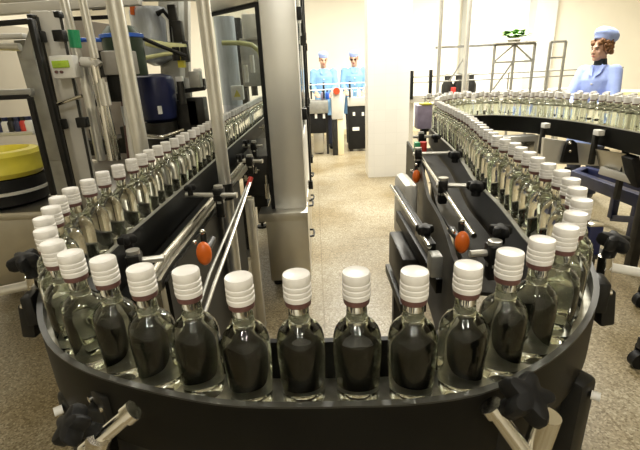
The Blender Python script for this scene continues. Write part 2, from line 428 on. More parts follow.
# legs
def leg(x, y, z1=.86):
    l = MB().box(x-.03, x+.03, y-.03, y+.03, .05, z1, .004).build('leg', 'dark', conv)
    MB().cyl((x, y, .0), (x, y, .02), .05).cyl((x, y, .02), (x, y, .06), .014).build('levelling_foot', 'rubber', l)
for x, y in ((-.61, 1.1), (-.59, 2.4), (-.57, 4.0), (-.27, .60), (.27, .62), (.62, 1.3), (.74, 2.1), (.86, 3.05)): leg(x, y)
# cross frames under the curve
MB().box(-.33, .30, .64, .70, .70, .76, .005).box(-.36, -.30, .60, .68, .60, .90, .005).box(.28, .34, .62, .70, .60, .90, .005).build('cross_frame', 'dark', conv)
MB().ribbon([p for p in mp_ if p.y < .62], -.04, .03, .73, .80).build('under_pan', 'steel', conv, label='steel pan under the front curve')

def clamp(base, inner, outer, knob_at, kr=.022, axis=(0, 0, 1), rod_r=.008, post=None, rodmat='tube'):
    """guide-rail bracket: black block, steel rod, lobed knob"""
    base = Vector(base); inner = Vector(inner); outer = Vector(outer)
    d = (outer-inner).normalized()
    b = MB().bar(base-d*.018, base+d*.018, .045, .05, .006)
    if post: b.bar(base, post, .03, .03, .004)
    o = b.build('rail_bracket', 'black', conv)
    MB().tube([inner, outer], rod_r, 12).cyl(outer-d*.004, outer+d*.004, rod_r*1.25, seg=12).build('clamp_rod', rodmat, o, label='steel rod of the bracket')
    k = Vector(knob_at)
    MB().cyl(k-Vector(axis)*.02, k, kr*.45).star(k, axis, kr*.62, kr, kr*.8).build('star_knob', 'rubber', o, label='black lobed clamping knob')
    MB().cyl(base-Vector((0, 0, .034)), base+Vector((0, 0, .034)), rod_r*1.9, seg=14).build('clamp_collar', 'tube', o, label='steel collar on the rod')
# left run, inner side
def clamp_px(a, b, c, k, z, kr, kz=.03, r=.009):
    """rod between two sighted ends, block and knob on it, foot down to the frame"""
    A, B, C_, K = atz(*a, z), atz(*b, z), atz(*c, z), atz(*k, z+kz)
    clamp(C_, A, B, K, kr, (0, 0, 1), r, post=(C_.x, C_.y, .93))
clamp_px((186, 195), (236, 195), (219, 194), (190, 190), 1.02, .022)
clamp_px((238, 161), (262, 161), (250, 161), (240, 158), 1.0, .024)
clamp_px((243, 146), (262, 146), (254, 146), (246, 143), 1.0, .022)
clamp_px((127, 262), (163, 258), (135, 262), (128, 243), 1.0, .026)
# right run, inner side
clamp_px((413, 154), (449, 153), (418, 154), (455, 158), 1.0, .036, .02, .010)
clamp_px((436, 185), (468, 186), (443, 186), (476, 190), 1.0, .036, .02, .010)
clamp_px((413, 137), (434, 136), (421, 137), (436, 139), 1.0, .030, .02, .010)
clamp_px((470, 254), (500, 252), (494, 253), (500, 235), 1.0, .030, .03, .009)
# outer brackets on the front curve
def outer_clamp(p, rod0, rod1, rr_, rodmat, collar, kc, kr, axis, drop):
    p = Vector(p); n = Vector((p.x, p.y-.95, 0)).normalized(); s = Vector((-n.y, n.x, 0))
    p = p+n*.010
    o = MB().bar(p-n*.002, p+n*.022, .055, .07, .006).bar(p+n*.02+Vector((0, 0, .01)), p+n*.03+Vector((0, 0, -drop)), .03, .03, .005).build('rail_bracket', 'black', conv)
    d = (rod1-rod0).normalized()
    MB().tube([rod0, rod1], rr_, 16).cyl(rod0, rod0+d*.012, rr_*1.35, seg=16).build('clamp_rod', rodmat, o, label='steel rod of the bracket')
    MB().cyl(collar[0], collar[1], rr_*1.45, seg=18).build('clamp_collar', 'chrome', o, label='steel collar on the rod')
    ax = Vector(axis).normalized()
    MB().cyl(kc-ax*.03, kc, kr*.4).star(kc, ax, kr*.6, kr, kr*.8).build('star_knob', 'rubber', o, label='black lobed clamping knob')
    for sg in (-1, 1):
        q = p+s*sg*.018+n*.022+Vector((0, 0, .012))
        MB().cyl(q, q+n*.004, .0055, seg=10).build('bolt', 'chrome', o, label='bright bolt head')
outer_clamp(atz(118, 398, .965), at(134, 410, .445), at(84, 452, .425), .0105, 'chrome', (at(100, 436, .43), at(88, 470, .43)), at(80, 428, .43), .027, (-.5, -.4, .7), .14)
outer_clamp(atz(485, 402, .965), at(490, 405, .445), at(524, 452, .425), .0115, 'chrome', (at(548, 415, .43), at(530, 466, .43)), at(521, 402, .42), .034, (.2, -.5, .85), .14)
outer_clamp(atz(44, 305, .985), at(38, 283, .86), at(-40, 300, .84), .0105, 'tube', (at(33, 276, .86), at(37, 300, .86)), at(28, 266, .86), .034, (-.1, -.2, 1), .07)
outer_clamp(atz(588, 292, .985), at(602, 266, .86), at(690, 281, .84), .0105, 'white', (at(606, 256, .86), at(602, 284, .86)), at(612, 247, .86), .034, (.1, -.2, 1), .07)
# dark mounting shoes hanging under the curve
for (ax, ay), rz in (((72, 392), -.55), ((580, 378), .55)):
    q = atz(ax, ay, .92)
    m_ = Matrix.Translation((q.x, q.y, 0)) @ Matrix.Rotation(rz, 4, 'Z')
    MB().box(-.025, .025, -.02, .05, .72, .925, .012, m_).box(-.034, .034, -.03, .06, .64, .76, .02, m_).build('support_arm', 'black', conv)
    a = m_ @ Vector((0, -.022, .90))
    MB().cyl(a, a+Vector((rz*.02, -.008, 0)), .008, seg=12).build('bolt', 'white', conv, label='pale bolt end')

# ------------------------------------------------------------------ things on the conveyor frames
def orange_knob(x, y, z, label):
    t = thing('orange_knob', label, 'knob', (x, y, z-.035), 'orange knobs beside the runs')
    MB().ball((x, y-.01, z), (.021, .018, .034)).build('grip', 'orange', t)
    MB().cyl((x, y, z+.02), (x, y+.01, z+.055), .009).cyl((x-.0, y, z), (x-.0, y+.09, z), .012).build('stem', 'black', t)
    MB().ball((x, y+.002, z+.058), .008, 10, 6).ball((x-.024, y, z+.03), .007, 10, 6).build('bolt', 'chrome', t)
q = at(205, 252, 1.08); orange_knob(q.x, q.y, q.z, 'orange oval knob hanging inside the left run of the conveyor')
q = at(461, 241, 1.14); orange_knob(q.x, q.y, q.z, 'orange oval knob beside the near end of the right run')
q = at(416, 176, 2.15); orange_knob(q.x, q.y, q.z, 'small orange knob at the aisle edge of the right run')

# lever rods with red tip
t = thing('control_lever', 'pair of thin steel lever rods with a red tip, sloping beside the left run', 'lever', (-.31, 1.0, .8))
MB().tube([at(203, 318, 1.0), at(214, 285, 1.12), at(229, 245, 1.32), at(250, 183, 1.75)], .006, 10).build('rod', 'tube', t)
MB().tube([at(199, 306, 1.02), at(209, 275, 1.15), at(224, 240, 1.34), at(247, 186, 1.75)], .005, 10).build('rod', 'greymet', t)
MB().tube([at(248, 187, 1.75), at(251, 177, 1.77)], .010, 10).build('grip', 'red', t, label='red tip')
t = thing('steel_stand', 'open stainless stand with a low shelf between the left run and the cabinet', 'stand', (-.30, 2.2, 0))
a, b = at(246, 200, 2.2), at(255, 285, 2.2)
MB().box(a.x-.01, a.x+.035, 2.2, 2.26, 0, a.z, .004).build('upright', 'steel', t)
MB().box(a.x-.135, a.x-.11, 2.2, 2.26, 0, a.z-.02, .004).build('upright', 'greymet', t)
c = at(240, 257, 2.2)
MB().box(a.x-.11, a.x-.01, 2.19, 2.50, c.z-.02, c.z, .003).build('shelf', 'steel', t)
MB().box(a.x-.11, a.x-.01, 2.30, 2.32, c.z, a.z-.06, .003).build('back_plate', 'dark', t)
MB().box(a.x-.11, a.x-.01, 2.215, 2.235, .05, c.z-.02, .003).build('front_plate', 'steel', t)

# upright post by the left run
def post(x, y, r, z1, label, cat='post', mt='tube', z0=0.0):
    t = thing('steel_post', label, cat, (x, y, z0))
    MB().cyl((x, y, z0+.012), (x, y, z1), r, seg=24).build('tube', mt, t)
    MB().cyl((x, y, z0), (x, y, z0+.014), r*2.0, seg=24).build('base_flange', 'greymet', t)
    return t
p1 = post(-.372, 1.68, .024, RH, 'round steel post rising inside the left run, in front of the machine window')
MB().cyl((-.372, 1.68, .97), (-.372, 1.68, 1.035), .030, seg=20).build('clamp_band', 'black', p1, label='black clamp at the foot of the tube')
p2 = post(-.728, 1.80, .031, RH, 'round steel post behind the bottles of the left run')

# ------------------------------------------------------------------ labelling machine (stainless cabinet with window)
lm = thing('labelling_machine', 'tall stainless machine with framed window that the left run passes through', 'machine', (-.25, 3.9, 0))
MB().box(-.285, -.082, 2.66, 2.73, .60, 2.6, .006).build('front_panel', 'steel_h', lm, label='tall brushed steel panel')
MB().box(-.385, -.074, 2.57, 2.73, .55, .605, .004).build('ledge', 'steel', lm)
MB().box(-.36, -.078, 2.71, 5.6, .06, .55, .008).build('base_cabinet', 'steel', lm)
for x in (-.32, -.13):
    for y in (2.8, 5.5): MB().cyl((x, y, 0), (x, y, .065), .03).build('levelling_foot', 'rubber', lm)
MB().box(-.33, -.10, 5.5, 5.6, .535, 2.6, .004).build('rear_panel', 'steel_h', lm)
# angled window frame
wl, wr = Vector((-.668, 3.08, 0)), Vector((-.292, 2.67, 0)); wd = (wr-wl).normalized()
def wbar(f0, f1, z0, z1, w): 
    return (wl+wd*f0+Vector((0, 0, z0)), wl+wd*f1+Vector((0, 0, z1)), w)
WL = (wr-wl).length
wf = MB().bar(wl+wd*-.03+Vector((0, 0, 1.045)), wl+wd*-.03+Vector((0, 0, 2.6)), .05, .05, .004).bar(wl+Vector((0, 0, 1.87)), wr+Vector((0, 0, 1.87)), .04, .12, .004).build('window_frame', 'steel', lm)
MB().bar(wl+wd*.008+Vector((0, 0, 1.045)), wl+wd*.008+Vector((0, 0, 1.80)), .022, .022).bar(wr-wd*.008+Vector((0, 0, .605)), wr-wd*.008+Vector((0, 0, 1.80)), .022, .022).bar(wl+Vector((0, 0, 1.80)), wr+Vector((0, 0, 1.80)), .022, .022).build('gasket', 'rubber', wf, label='black seal around the window')
MB().bar(wl+wd*.02+Vector((0, 0, 1.52)), wr-wd*.02+Vector((0, 0, 1.52)), .006, .55).build('window_pane', 'pane', wf, label='clear window pane')
MB().box(-.50, -.30, 2.80, 3.6, .66, .93, .008).box(-.47, -.36, 2.9, 3.4, .55, .66, .004).build('inner_gear', 'dark', lm)
c = at(267, 188, 2.77)
MB().cyl((c.x, 2.77, c.z-.07), (c.x, 2.77, c.z+.03), .016).cyl((c.x, 2.77, c.z+.03), (c.x, 2.77, c.z+.09), .008).build('air_cylinder', 'chrome', lm)
for px, py in ((264, 128), (256, 170), (246, 178)):
    c = at(px, py, 2.78); MB().cyl((c.x-.03, 2.79, c.z), (c.x+.03, 2.77, c.z), .007).cyl((c.x, 2.78, c.z-.02), (c.x, 2.78, c.z+.02), .011).build('cross_fitting', 'chrome', lm)
# side doors towards the aisle
yy0 = 2.75
for k in range(3):
    a, b = yy0+k*.95, yy0+k*.95+.92
    d = MB().box(-.095, -.080, a, b, .60, 1.02).box(-.095, -.080, a, a+.05, 1.02, 2.6).box(-.095, -.080, b-.05, b, 1.02, 2.6).box(-.095, -.080, a, b, 2.5, 2.6).build('side_door', 'steel_h', lm)
    MB().box(-.09, -.086, a+.05, b-.05, 1.02, 2.5).build('side_pane', 'sidepane', d, label='clear door pane')
    for z in (1.15, 1.72): MB().box(-.082, -.05, a+.01, a+.05, z, z+.07, .004).build('hinge', 'black', d)
    for z in (.47,):
        yc = a+.45
        MB().tube([(-.085, yc-.07, z), (-.05, yc-.065, z), (-.045, yc, z), (-.05, yc+.065, z), (-.085, yc+.07, z)], .008, 8).build('door_handle', 'black', d)
    MB().tube([(-.085, a+.18, .30), (-.05, a+.185, .30), (-.045, a+.25, .30), (-.05, a+.315, .30), (-.085, a+.32, .30)], .008, 8).build('door_handle', 'black', d)
for y in (3.15, 4.1): MB().tube([(-.055, y, .62), (-.055, y, 2.6)], .008, 8).box(-.075, -.04, y-.02, y+.02, 1.60, 1.66).box(-.075, -.04, y-.02, y+.02, .60, .66).box(-.075, -.04, y-.02, y+.02, 1.15, 1.2).build('lock_rod', 'dark', lm)
# interior seen through the window
a = at(225, 70, 3.9)
c = at(226, 40, 3.9)
MB().cyl((c.x, 3.9, 1.0), (c.x, 3.9, at(226, 17, 3.9).z), .085, seg=28).build('inner_tank', 'tank', lm)
c = at(237, 40, 4.7)
MB().box(c.x-.06, c.x+.06, 4.65, 4.8, .8, at(237, 18, 4.7).z, .01).build('inner_column', 'dark', lm)
a, b = at(241, 14, 4.2), at(262, 38, 4.2)
MB().box(a.x, b.x, 4.2, 4.5, b.z, a.z, .01).build('drive_box', 'palemet', lm)
a, b = at(238, 38, 4.3), at(264, 86, 4.3)
MB().box(a.x, b.x, 4.35, 4.5, b.z, a.z, .01).build('inner_panel', 'greymet', lm)
MB().tube([at(222, 43, 3.5), at(240, 43, 3.5), at(252, 45, 3.5), at(259, 51, 3.5), at(262, 62, 3.5), at(263, 80, 3.5)], .017, 12).build('curved_pipe', 'ygreen', lm, label='pale curved pipe')
for px, py in ((233, 72), (246, 70), (252, 60)):
    c = at(px, py, 3.9); MB().cyl((c.x, c.y, c.z-.10), (c.x, c.y, c.z+.04), .018).build('valve', 'white', lm)
c = at(237, 92, 3.4)
sb = MB().box(c.x-.045, c.x+.045, c.y, c.y+.06, c.z-.06, c.z+.045, .006).build('sensor_box', 'white', lm, label='white box with a yellow warning triangle')
MB().poly([(c.x-.026, c.y-.001, c.z-.035), (c.x+.026, c.y-.001, c.z-.035), (c.x, c.y-.001, c.z+.018)], .002, (0, -1, 0)).build('warning_triangle', 'yellow', sb, smooth=False)
MB().box(-.86, -.64, 3.45, 4.5, .96, 1.03, .01).build('inner_bed', 'dark', lm)
c = at(254, 84, 4.9)
MB().cyl((c.x, c.y, c.z-.12), (c.x, c.y, c.z+.03), .035).box(c.x-.06, c.x+.02, c.y-.02, c.y+.02, c.z-.02, c.z+.0).build('label_head', 'dark', lm)
# small white pump inside bottom of cabinet opening
c = at(268, 185, 2.62)

# ------------------------------------------------------------------ filling machine (left)
fm = thing('filling_machine', 'large filling machine of grey columns, tanks and pipes behind the left run', 'machine', (-1.3, 2.9, 0))
MB().box(-2.4, -.76, 2.8, 3.6, .06, .82, .01).build('base_cabinet', 'steel', fm)
MB().box(-2.44, -.74, 1.99, 3.64, .82, .86, .006).build('table_top', 'steel', fm)
for x in (-2.3, -.85):
    for y in (2.9, 3.5): MB().cyl((x, y, 0), (x, y, .065), .035).build('levelling_foot', 'rubber', fm)
MB().bar(at(175, 150, 3.1), at(171, -10, 3.1), .13, .13, .01).build('main_column', 'greymet', fm)
MB().bar(at(186, 140, 3.3), at(184, -10, 3.3), .07, .07, .006).build('slim_column', 'palemet', fm)
c = at(152, 34, 3.0)
MB().lathe([(.02, c.z-.19), (.10, c.z-.15), (.115, c.z-.12), (.115, c.z+.13), (.10, c.z+.15), (.0, c.z+.155)], (c.x, c.y, 0), 28).build('tank', 'tank', fm, label='blue-grey upright tank')
MB().tube([at(157, 14, 2.9), at(163, 11, 2.9), at(168, 18, 2.9), at(170, 45, 2.9)], .016, 10).build('black_hose', 'rubber', fm)
MB().tube([at(162, 14, 2.85), at(167, 20, 2.85), at(169, 42, 2.85)], .009, 10).build('white_hose', 'white', fm)
m0 = at(157, 100, 2.55)
mo = MB().lathe([(.07, m0.z-.12), (.095, m0.z-.10), (.108, m0.z+.0), (.108, m0.z+.10), (.100, m0.z+.125), (.05, m0.z+.14), (.0, m0.z+.14)], (m0.x, m0.y, 0), 30).build('motor', 'blue', fm, label='dark blue cylindrical motor housing')
MB().cyl((m0.x, m0.y, m0.z-.28), (m0.x, m0.y, m0.z-.12), .09).build('motor_foot', 'dark', mo)
MB().tube([(m0.x-.125, m0.y-.02, m0.z-.16), (m0.x-.06, m0.y-.14, m0.z-.18), (m0.x+.05, m0.y-.14, m0.z-.19), (m0.x+.13, m0.y-.03, m0.z-.17)], .012, 10).build('curved_bar', 'chrome', mo)
c = at(160, 110, 2.35); MB().box(c.x-.008, c.x+.008, c.y-.01, c.y+.01, c.z-.02, c.z+.02).build('nameplate', 'white', mo)
c = at(125, 55, 2.3)
dr = MB().lathe([(.09, c.z-.10), (.095, c.z-.09), (.095, c.z+.09), (.06, c.z+.13), (.0, c.z+.135)], (c.x, c.y, 0), 28).build('drive_drum', 'darkgreen', fm, label='dark green drum with a bright blue rim')
MB().lathe([(.096, c.z+.075), (.102, c.z+.077), (.102, c.z+.092), (.096, c.z+.094)], (c.x, c.y, 0), 28).build('rim', 'brightblue', dr)
MB().tube([at(78, 40, 2.25), at(100, 40, 2.25), at(120, 38, 2.25)], .010, 10).build('blue_pipe', 'brightblue', fm)
MB().tube([at(140, 37, 2.4), at(160, 46, 2.45), at(186, 56, 2.5)], .010, 10).build('stay_rod', 'black', fm)
MB().tube([at(146, 42, 2.8), at(165, 46, 2.8), at(186, 48, 2.8)], .022, 12).build('hose', 'ygreen', fm, label='pale yellow-green hose')
MB().tube([at(145, 58, 2.8), at(165, 54, 2.8), at(176, 53, 2.8)], .012, 12).build('hose', 'ygreen', fm, label='thinner pale hose')
for px in (176, 184): 
    c = at(px, 51, 2.6); MB().cyl((c.x, c.y, c.z-.02), (c.x, c.y, c.z+.02), .02).cyl((c.x, c.y, c.z-.05), (c.x, c.y, c.z-.02), .024).build('valve', 'black', fm)
c = at(181, 62, 2.6); MB().box(c.x-.018, c.x+.018, c.y-.01, c.y+.03, c.z-.03, c.z+.03, .003).build('yellow_tag', 'yellow', fm)
c = at(115, 63, 2.05)
bx_ = MB().box(c.x-.065, c.x+.065, c.y-.02, c.y+.1, c.z-.05, c.z+.05, .005).build('junction_box', 'greybox', fm, label='grey box')
MB().box(c.x-.052, c.x+.052, c.y-.0, c.y+.09, c.z-.165, c.z-.05, .004).build('black_box', 'black', fm)
c = at(100, 63, 2.05); MB().cyl((c.x, c.y, c.z-.06), (c.x, c.y, c.z+.05), .028).build('knob', 'dark', fm)
# thin uprights and valves at left
def rod(p0, p1, r, nm, m_, lab=None): return MB().tube([p0, p1], r, 12).build(nm, m_, fm, label=lab)
rod(at(61, -12, 2.07), at(79, 62, 2.07), .019, 'valve_rod', 'tube')
rod(at(80, -12, 1.95), at(95, 58, 1.95), .017, 'valve_rod', 'tube')
rod(at(93, 58, 2.0), at(113, 160, 2.0), .020, 'filling_nozzle', 'chrome')
rod(at(82, 62, 2.1), at(101, 160, 2.1), .022, 'filling_nozzle', 'tube')
rod(at(122, 72, 2.05), at(133, 160, 2.05), .014, 'filling_nozzle', 'palemet')
rod(at(104, 100, 2.3), at(118, 160, 2.3), .020, 'filling_nozzle', 'chrome')
rod(at(124, 106, 2.2), at(128, 125, 2.2), .018, 'blue_cylinder', 'tank')
rod(at(121, 88, 2.2), at(129, 160, 2.2), .008, 'copper_pipe', 'band')
rod(at(73, 30, 2.07), at(76, 48, 2.07), .024, 'green_coupling', 'green', 'bright green coupling')
rod(at(76, 50, 2.07), at(80, 66, 2.07), .018, 'copper_pipe', 'band')
for px, py in ((88, 95), (104, 92)):
    c = at(px, py, 1.95); MB().cyl(c-Vector((0, 0, .055)), c+Vector((0, 0, .04)), .021, seg=16).cyl(c+Vector((0, 0, .04)), c+Vector((0, 0, .055)), .012, seg=12).build('pneumatic_cylinder', 'tube', fm)
MB().tube([at(58, 104, 1.95), at(82, 96, 1.95)], .008, 10).build('stay_rod', 'chrome', fm)
MB().tube([at(82, 62, 2.0), at(96, 63, 2.0), at(99, 66, 2.0)], .022, 10).build('elbow_pipe', 'palemet', fm)
# beam along the top
MB().bar(at(-40, 13, 2.6), at(140, 0, 2.6), .06, .05, .004).build('top_beam', 'palemet', fm)
MB().bar(at(-40, -3, 2.8), at(200, -6, 2.8), .10, .06, .004).build('top_beam', 'palemet', fm)
MB().bar(at(68, 19, 2.7), at(112, 17, 2.7), .02, .02, .002).build('dark_bar', 'black', fm)
MB().bar(at(92, 9, 2.7), at(105, 8, 2.7), .015, .015, .002).build('dark_bar', 'black', fm)
MB().bar(at(132, 4, 2.9), at(133, 15, 2.9), .025, .02, .002).build('orange_tab', 'orange', fm)
for px, py, r_ in ((178, 30, .035), (173, 14, .03), (186, 50, .02)):
    c = at(px, py, 2.9); MB().bar(c-Vector((0, 0, .07)), c+Vector((0, 0, .05)), r_*1.6, r_*1.6, .004).build('bracket', 'dark', fm)
MB().bar(at(178, 92, 2.6), at(205, 88, 2.6), .02, .025, .003).build('cross_arm', 'black', fm)
MB().bar(at(190, 150, 2.7), at(187, 78, 2.7), .045, .05, .004).build('slim_column', 'greymet', fm)
for px, py in ((198, 74), (202, 84), (180, 82)):
    c = at(px, py, 2.65); MB().box(c.x-.02, c.x+.02, c.y-.02, c.y+.02, c.z-.03, c.z+.03, .004).build('sensor', 'white' if px < 200 else 'black', fm)
for px, py, w_, h_ in ((150, 135, .10, .06), (185, 118, .08, .10), (132, 140, .06, .08), (196, 112, .05, .08)):
    c = at(px, py, 2.6); MB().box(c.x-w_, c.x+w_, c.y, c.y+.1, c.z-h_, c.z+h_, .006).build('gear_housing', 'dark', fm)
MB().bar(at(10, 190, 3.45), at(2, 24, 3.45), .95, .03, .004).build('dim_wall_sheet', 'beige', fm)  # added sheet, no machine part; its beige stands in for the dim wall
MB().bar(at(100, 160, 3.3), at(96, 22, 3.3), .62, .03, .004).build('rear_sheet', 'pinkgrey', fm)
MB().bar(at(88, 146, 2.9), at(178, 139, 2.9), .22, .10, .006).build('lower_gear', 'dark', fm)
rn_ = random.Random(11)
for k in range(34):
    px, py = rn_.uniform(86, 196), rn_.uniform(78, 150); c = at(px, py, rn_.uniform(2.45, 2.85))
    w_, h_ = rn_.uniform(.010, .030), rn_.uniform(.015, .06)
    kind = rn_.choice(('dark', 'dark', 'black', 'chrome', 'greymet', 'tube', 'greymet'))
    b_ = MB()
    if rn_.random() < .5: b_.box(c.x-w_, c.x+w_, c.y-.03, c.y+.03, c.z-h_, c.z+h_, .004)
    else: b_.cyl(c-Vector((0, 0, h_*1.3)), c+Vector((0, 0, h_)), w_*.7, seg=14)
    b_.build(rn_.choice(('valve', 'fitting', 'gear_housing', 'bracket')), kind, fm)
# tall sheet column with clamps and controller
cb = thing('control_stand', 'pale grey upright panel with black clamps and a small controller at far left', 'control panel', (-1.13, 2.0, 0))
MB().bar(at(86, 197, 2.02), at(46, 11, 2.02), .125, .02, .003).build('sheet_panel', 'palemet', cb)
c0 = at(86, 197, 2.02); MB().box(c0.x-.08, c0.x+.08, c0.y-.025, c0.y+.04, .861, c0.z+.02, .004).build('pedestal', 'greymet', cb)
for a_, b_ in (((37, 17), (77, 195)), ((60, 14), (96, 195))):
    MB().tube([at(*a_, 1.985), at(*b_, 1.985)], .006, 8).build('clamp_rod', 'dark', cb)
for px, py in ((40.5, 37), (61.5, 36), (62, 124), (84, 122), (34, 18), (60, 15)):
    c = at(px, py, 1.985); h_ = .022 if py > 30 else .012
    MB().box(c.x-h_, c.x+h_, c.y-.03, c.y+.01, c.z-h_, c.z+h_, .004).build('clamp', 'black', cb)
ca, cb2 = at(49, 56, 1.94), at(78, 78, 1.94)
ct = MB().box(ca.x, cb2.x, 1.93, 1.98, cb2.z, ca.z, .006).build('controller', 'white', cb, label='white controller box with a green display')
ca, cb2 = at(52, 61, 1.93), at(70, 67.5, 1.93); MB().box(ca.x, cb2.x, 1.922, 1.935, cb2.z, ca.z, .002).build('display', 'lcd', ct, label='lit green display')
for px in (57, 62):
    c = at(px, 72, 1.93); MB().cyl((c.x, 1.922, c.z), (c.x, 1.935, c.z), .006, seg=12).build('push_button', 'band', ct)

# guard frame at far left
gf = thing('guard_frame', 'dark framed machine guard with grey post at the left edge of the scene', 'guard frame', (-1.4, 1.9, 0))
MB().bar(at(73, 192, 1.91), at(31, 19, 1.91), .022, .03, .003).build('frame_post', 'black', gf)
MB().bar(at(58, 160, 2.1), at(25, 40, 2.1), .075, .05, .004).build('wide_post', 'greymet', gf)
c0 = at(73, 192, 1.91); MB().box(c0.x-.02, c0.x+.02, 1.895, 1.925, 0, c0.z+.01).build('frame_post', 'black', gf)
c0 = at(58, 160, 2.1); MB().box(c0.x-.036, c0.x+.036, 2.08, 2.12, .861, c0.z+.01).build('wide_post', 'greymet', gf)
MB().bar(at(-30, 26, 1.91), at(32, 21, 1.91), .018, .02, .002).build('frame_bar', 'black', gf)
MB().tube([at(-30, 46, 2.0), at(20, 47, 2.0)], .016, 12).build('frame_tube', 'tube', gf)
MB().bar(at(-30, 38, 2.05), at(26, 36, 2.05), .05, .02, .003).build('upper_rail', 'palemet', gf)
MB().bar(at(-30, 95, 2.0), at(33, 92, 2.0), .03, .03, .003).build('frame_bar', 'greymet', gf)
MB().bar(at(-30, 99, 1.99), at(30, 96.5, 1.99), .012, .02, .002).build('frame_bar', 'black', gf)
MB().bar(at(30, 97, 1.97), at(54, 195, 1.97), .022, .02, .002).build('frame_bar', 'black', gf)
MB().poly([at(30, 26, 2.0), at(34, 60, 2.0), at(20, 58, 2.0)], .02, (0, 1, 0)).build('gusset', 'greymet', gf)

# drum with yellow liner
dm = thing('drum', 'black round tub with bulging yellow liner at the left edge', 'tub', (-1.50, 2.2, .86))
c = at(17, 182, 2.2)
MB().lathe([(.16, .862), (.185, .875), (.19, .95), (.185, 1.0), (.16, 1.0)], (c.x, 2.2, 0), 32).build('tub', 'rubber', dm)
MB().lathe([(.14, 1.0), (.18, 1.005), (.20, 1.03), (.195, 1.06), (.19, 1.09), (.195, 1.11), (.185, 1.13), (.15, 1.135), (.12, 1.06)], (c.x, 2.2, 0), 32).build('liner', 'yellow', dm, label='bright yellow liner')
MB().lathe([(.188, .925), (.198, .928), (.198, .94), (.188, .943)], (c.x, 2.2, 0), 32).build('hoop', 'palemet', dm)
dm.location = (c.x, 2.2, .861)
# small jars on a ledge behind
sh = MB().bar(at(-40, 136, 2.5), at(38, 132, 2.5), .10, .02, .003).build('shelf', 'palemet')
tag(sh, 'narrow pale ledge carrying small dark jars at the left edge', 'shelf')
for k, (px, mt, nm) in enumerate(((2, 'navy', 'navy'), (8, 'white', 'white'), (14, 'dark', 'black'), (20, 'navy', 'blue-black'), (26, 'red', 'red'), (31, 'white', 'pale'))):
    c = at(px, 131 - k*.3, 2.5)
    j = thing('jar', 'small %s jar on the ledge, %s from the left edge' % (nm, nth(k+1)), 'jar', (c.x, c.y, c.z-.012), 'small jars on the ledge')
    zb = c.z-.012
    MB().lathe([(.022, zb), (.024, zb+.005), (.024, zb+.055), (.016, zb+.065), (.0, zb+.066)], (c.x, c.y, 0), 16).build('jar_body', mt, j)
    MB().cyl((c.x, c.y, zb+.062), (c.x, c.y, zb+.085), .016).build('lid', 'navy' if k % 2 else 'dark', j)
# loose cable at left floor
cbp = [(-1.75, 2.3, .012), (-1.5, 2.15, .012), (-1.32, 2.2, .012), (-1.2, 2.35, .012), (-1.18, 2.38, .10), (-1.28, 2.38, .30), (-1.5, 2.38, .45)]
tag(MB().tube(smooth_pts(cbp) if False else cbp, .011, 10).build('cable', 'rubber'), 'black cable looping down onto the floor at far left', 'cable')

# ------------------------------------------------------------------ right hand side machinery at end of right run
t = thing('drive_unit', 'grey rounded drive housing with steel bars at the aisle side of the right run', 'drive unit', (.36, 1.6, 0))
MB().bar((.43, 2.05, .60), (.43, 2.05, .93), .07, .26, .03).build('cover', 'palemet', t, label='smooth grey cover')
MB().bar((.345, 1.86, .93), (.335, 1.18, .93), .018, .03, .003).bar((.36, 1.86, .80), (.36, 1.18, .80), .02, .05, .003).build('side_bar', 'blackmet', t)
MB().tube([(.328, 1.88, .94), (.318, 1.16, .945)], .007, 10).build('bright_bar', 'chrome', t)
MB().box(.30, .38, 1.45, 1.75, .62, .77, .008).build('gearbox', 'dark', t)
MB().box(.29, .39, 1.42, 1.78, .56, .60, .004).box(.32, .36, 1.44, 1.48, 0, .56).box(.32, .36, 1.72, 1.76, 0, .56).build('stand', 'dark', t)
MB().box(.315, .35, 1.12, 1.17, .86, .93, .006).build('end_block', 'greymet', t)
MB().star((.33, 1.27, .945), (0, 0, 1), .02, .03, .025).build('star_knob', 'rubber', t)
# sensor boxes at the far end of right run
t = thing('sensor_box', 'lilac box with yellow top at the far end of the right run', 'sensor', (.74, 3.1, 0))
c = at(425, 114, 3.05)
MB().box(c.x-.055, c.x+.045, 3.03, 3.13, c.z-.10, c.z+.06, .006).build('box_body', 'lilac', t)
MB().box(c.x-.03, c.x+.04, 3.025, 3.12, c.z+.06, c.z+.072, .003).build('top_plate', 'yellow', t)
MB().box(c.x-.02, c.x+.02, 3.06, 3.10, 0, c.z-.1).build('stand', 'dark', t)
t.location = (c.x, 3.08, 0)
for ch in t.children: ch.data.transform(Matrix.Translation((.74-c.x, 3.1-3.08, 0)))
t = thing('push_switch', 'red push switch with green terminal block beside the right run', 'switch', (.57, 2.72, 0))
c = at(423, 147, 2.55)
MB().cyl((c.x, 2.55, c.z-.03), (c.x, 2.55, c.z+.03), .022).build('button', 'red', t)
MB().box(c.x-.05, c.x-.02, 2.53, 2.58, c.z-.04, c.z+.03, .004).build('terminal', 'green', t)
MB().box(c.x-.05, c.x-.015, 2.53, 2.59, c.z-.12, c.z-.04, .004).box(c.x-.045, c.x-.02, 2.54, 2.57, .915, c.z-.12).build('stand', 'dark', t)

# ------------------------------------------------------------------ accumulation line (far right)
acc = thing('accumulation_conveyor', 'far curved conveyor packed with bottles in front of the standing woman', 'conveyor', (1.7, 4.4, 0))
apd = smooth_path(ACC_PTS, .04)
apw = [p for p in apd if p.x > 1.12]   # the wide, many-row stretch
